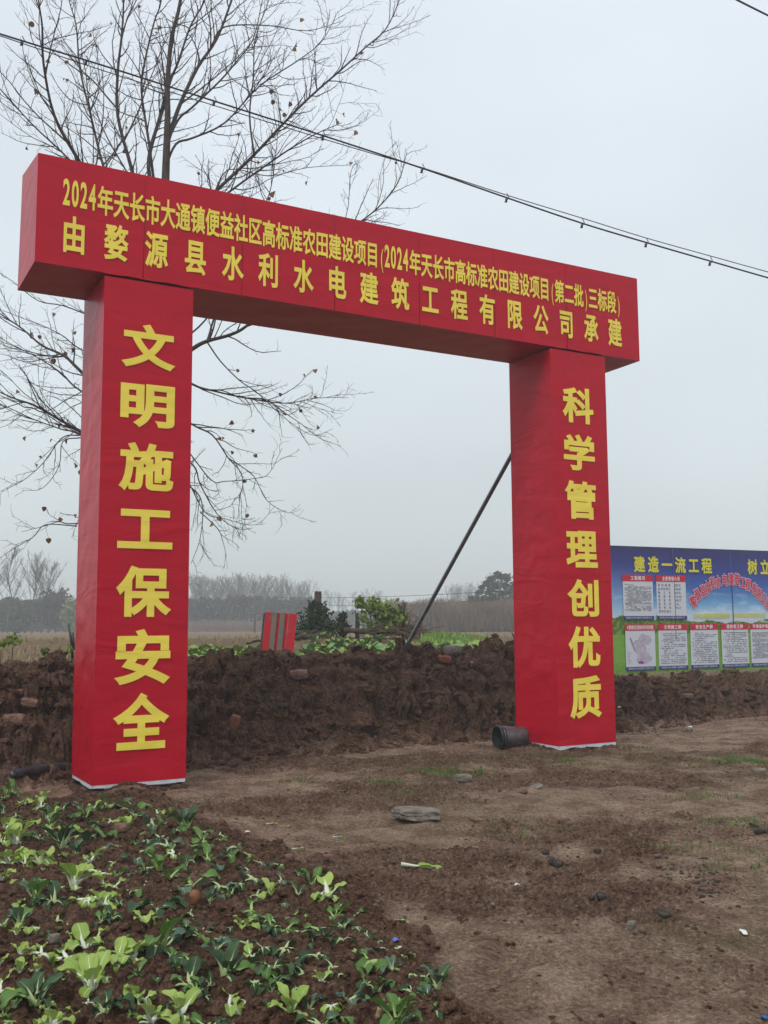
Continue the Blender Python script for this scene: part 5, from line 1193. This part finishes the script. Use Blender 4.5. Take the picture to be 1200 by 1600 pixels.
# ------------------------------------------------------------------ far trees and hedges
M_far = mat('far_bark', (.085,.075,.075), .9, var=.2); M_brush = mat('far_brush', (.050,.045,.045), .9, col2=(.085,.075,.070), vscale=.4); M_reed = mat('reeds', (.14,.095,.065), .9, col2=(.24,.17,.12), vscale=.6)
M_fargreen = mat('far_evergreen', (.03,.045,.025), .8, col2=(.07,.085,.045), vscale=.8); M_pinkreed = mat('pink_reeds', (.20,.13,.11), .9, col2=(.30,.21,.18), vscale=.5); M_faryel = mat('far_yellow_green', (.14,.16,.05), .8, col2=(.22,.22,.08), vscale=1)
def bare_tree_meshes(seed, spread=.35, nb=26):
    r_ = random.Random(seed); tk = MB(); cr_ = MB(); pts = [Vector((0, 0, -.02))]
    for i in range(9): pts.append(Vector((r_.gauss(0, .006)*i, r_.gauss(0, .006)*i, (i+1)/9)))
    tk.tube(pts, [.0105*(1-.88*i/9) for i in range(10)], 5)
    lf = []
    def br(p, d, ln, r, lev):
        n = 4; q = [p]; 
        for i in range(n): d = (d+Vector((r_.gauss(0, .09), r_.gauss(0, .09), .06))).normalized(); p = p+d*ln/n; q.append(p)
        cr_.tube(q, [r*(1-.7*i/n) for i in range(n+1)], 3, 0, False)
        if lev < 2:
            for k in range(5 if lev == 0 else 4):
                i = r_.randint(1, n-1); a = r_.uniform(0, 6.28); br(q[i], (d+Vector((math.cos(a), math.sin(a), .3))*.55).normalized(), ln*r_.uniform(.3, .55), r*.5, lev+1)
        elif r_.random() < .3: lf.append(q[-1])
    for k in range(nb):
        h = r_.uniform(.22, .95); a = r_.uniform(0, 6.28); i = int(h*9); p = pts[min(i+1, 9)]
        br(Vector((p.x, p.y, h)), Vector((math.cos(a)*spread*2, math.sin(a)*spread*2, 1)).normalized(), (1.05-h)*r_.uniform(.4, .75)+.05, .0038, 0)
    return tk.mesh('trunk', M_far), cr_.mesh('crown', M_far)
BT = [bare_tree_meshes(i, .30 if i < 4 else .45, 22) for i in range(6)]
def far_tree(px, ytop, Y, k, label, grp):
    x = ray(px, 983).x*Y; z = hz(x, Y); top = at(px, ytop, Y).z; h = top-z
    e_ = empty('bare_far_tree', (x, Y, z), k*1.7); tag(e_, label, 'tree', grp)
    tk, cm = BT[k % len(BT)]
    for nm, me in (('trunk', tk), ('crown', cm)): link(nm, me, e_, None, None, h)
fr = random.Random(9)
for i, (px, yt) in enumerate([(12, 858), (-12, 866), (50, 862), (64, 872), (76, 880)]):
    far_tree(px, yt, 112+i, i+4 if i < 2 else i, ['tall bare tree topped with a few leaves at the left edge of the far hedge', 'bare tree partly cut by the left edge of the picture', 'slender bare tree second from the left edge behind the far hedge', 'slender bare tree close left of the left pillar', 'lower bare tree nearest the left pillar in the far hedge'][i], 'bare trees in the far left hedge')
for i in range(34):
    px = 296+(484-296)*(i+fr.random()*.6)/34; yt = 902+fr.uniform(-4, 12)+(8 if px > 450 else 0)
    far_tree(px, yt, 165+fr.uniform(-8, 12), i, 'thin bare tree in the hazy row between the left pillar and the ivy post', 'hazy row of far bare trees')
for i in range(9):
    far_tree(500+i*13+fr.uniform(-4, 4), 925+fr.uniform(-5, 8), 230, i, 'faint bare tree in the mist behind the ivy post and lime shrub', 'faint trees in the mist')
for i in range(7):
    far_tree(702+i*7+fr.uniform(-2, 2), 914+fr.uniform(-3, 6), 210, i, 'faint bare tree in the mist left of the far leafy tree', 'faint trees by the leafy tree')
def brush(name, px0, px1, Y, ytop, ybot, n, material, seed, size, ntop=8, thin=False, dy=3.):
    rs = np.random.RandomState(seed); px = rs.uniform(px0, px1, n); Yv = Y+rs.uniform(-dy, dy, n); x = (px-600)/F*Yv
    z0 = height(x, Yv, False); sc = Yv/F; prof = fbm(px/22.+seed, px*0+1.5, 6, .72); topz = CZ+(970-(ytop+(prof-.5)*ntop*3))*sc
    u = rs.rand(n)**(.8); z = z0+(topz-z0)*u
    s = size*(.5+rs.rand(n)); a = rs.rand(n)*6.28; tl = rs.normal(0, .5, n) if not thin else rs.normal(0, .12, n)
    dx, dz = (np.sin(tl), np.cos(tl)); w = s*(.45 if not thin else .06); hh = s*(.5 if not thin else 1.4)
    P = np.stack([x, Yv, z], -1); up_ = np.stack([dx, 0*dx, dz], -1)*hh[:, None]; sd_ = np.stack([dz*np.cos(a)*.9+.1, np.sin(a), -dx*.8], -1)*w[:, None]
    v = np.stack([P-sd_-up_*.3, P+sd_-up_*.3, P+sd_*.4+up_, P-sd_*.5+up_*.9], 1).reshape(-1, 3); b_ = np.arange(n)[:, None]*4
    f = np.concatenate([b_+np.array([[0, 1, 2]]), b_+np.array([[0, 2, 3]])], 0)
    return tag(link(name, fast_mesh(name, v, f, material, False)), kind='stuff')
brush('far_hedgerow', -230, 500, 135, 934, 985, 31000, M_brush, 1, .42, 9)
brush('far_hedgerow', 480, 620, 190, 957, 985, 5000, M_brush, 2, .5, 6)
brush('reed_belt', 296, 470, 120, 974, 985, 6000, M_pinkreed, 3, .32, 1.5, True)
brush('reed_thicket', 606, 820, 84, 946, 985, 20000, M_reed, 4, .30, 6, True)
brush('thicket_undergrowth', 606, 820, 88, 955, 985, 12000, M_brush, 5, .34, 5)
def far_shrub(px, py, rpx, hpx, Y, material, label, seed, leaf=.35, n=700):
    x = ray(px, 983).x*Y; z = hz(x, Y); e_ = empty('far_shrub', (x, Y, z)); tag(e_, label, 'shrub'); sc = Y/F
    mb = MB(); c_ = at(px, py, Y)-Vector((x, Y, z)); leafy(mb, c_, rpx*sc, n, leaf, seed, hpx/rpx, 0, .6); mb.build('foliage', material, e_)['kind'] = 'stuff'
    mb = MB(); mb.tube([(0, 0, -.1), (0, 0, max(.5, c_.z))], .08, 5); mb.build('stem', M_far, e_)
far_shrub(86, 952, 26, 28, 118, M_brush, 'dark rounded shrub left of the left pillar in the far hedge', 1, .5, 1500)
far_shrub(22, 962, 34, 24, 116, M_fargreen, 'dull green shrub at the left edge of the far hedge', 2, .5, 1300)
far_shrub(112, 962, 16, 26, 112, M_faryel, 'yellowish shrub touching the left pillar at the field edge', 3, .4, 700)
far_shrub(745, 950, 24, 18, 86, M_fargreen, 'dark green rounded shrub in front of the far leafy tree', 4, .34, 1300)
far_shrub(800, 955, 26, 24, 86, M_reed, 'brownish shrub next to the right pillar at the field edge', 5, .3, 1000)
# the leafy tree beside the right pillar
Y = 92; x = ray(778, 983).x*Y; z = hz(x, Y); e_ = empty('far_leafy_tree', (x, Y, z)); tag(e_, 'loose crowned dark green tree standing left of the right pillar beyond the field', 'tree')
mb = MB(); b0 = Vector((x, Y, z)); mb.tube([(0, 0, -.2), at(779, 960, Y)-b0, at(781, 930, Y)-b0, at(783, 905, Y)-b0], [.17, .14, .10, .05], 6); mb.build('trunk', M_far, e_)
lt = MB(); lb = MB()
for i, (px, py, r_) in enumerate([(768,905,6),(778,898,5),(784,902,5),(793,903,6),(760,912,6),(752,918,4),(748,926,4),(745,935,4),(756,935,5),(765,925,7),(775,915,8),(790,915,6),(785,928,6),(772,935,7),(796,925,6),(803,915,7),(805,932,6),(790,942,8),(776,946,6),(757,945,4),(765,942,4),(752,924,3),(810,925,6),(798,935,5)]):
    c_ = at(px, py, Y+fr.uniform(-1, 1))-b0; leafy(lt, c_, r_*1.25*Y/F, int(34*r_), .20, i, .85, 0, 1.); lb.tube([at(780, 950, Y)-b0, (at(780, 950, Y)-b0).lerp(c_, .5)+Vector((0, 0, .1)), c_], [.06, .04, .015], 4)
lt.build('crown', M_fargreen, e_)['kind'] = 'stuff'; lb.build('branches', M_far, e_)
# utility pole and far wires
Y = 100; p = gpt(398, 985, Y); t0 = at(398, 931, Y)-p; e_ = empty('utility_pole', p); tag(e_, 'thin grey utility pole in the far field above the red panel', 'pole')
mb = MB(); mb.tube([(0, 0, -.3), (0, 0, t0.z)], [.13, .10], 8); mb.build('shaft', M_far, e_)
mb = MB(); mb.box(-.5, -.05, t0.z-.35, .5, .05, t0.z-.25); mb.build('crossarm', M_far, e_, False)
mb = MB(); mb.tube(cable(at(398, 932, 100), at(930, 912, 60), .4, .02), .018, 4); tag(mb.build('far_wire', M_cable), 'upper of two thin far wires above the lime green shrub', 'wire')
mb = MB(); mb.tube(cable(at(398, 934, 100), at(930, 915, 60), 1.0, .02), .016, 4); tag(mb.build('far_wire', M_cable), 'lower of two thin far wires above the lime green shrub', 'wire')

# ------------------------------------------------------------------ mist over the fields
mh = bpy.data.materials.new('mist'); mh.use_nodes = True; n_ = mh.node_tree; n_.nodes.clear(); vo = n_.nodes.new('ShaderNodeVolumePrincipled'); ot = n_.nodes.new('ShaderNodeOutputMaterial')
vo.inputs['Color'].default_value = (.93, .96, .97, 1); vo.inputs['Density'].default_value = .0028; vo.inputs['Anisotropy'].default_value = .2
n_.links.new(vo.outputs[0], ot.inputs['Volume'])
mb = MB(); mb.box(-320, -30, -1.6, 320, 420, 16); hzb = mb.build('haze', mh, None, False); tag(hzb, kind='stuff');
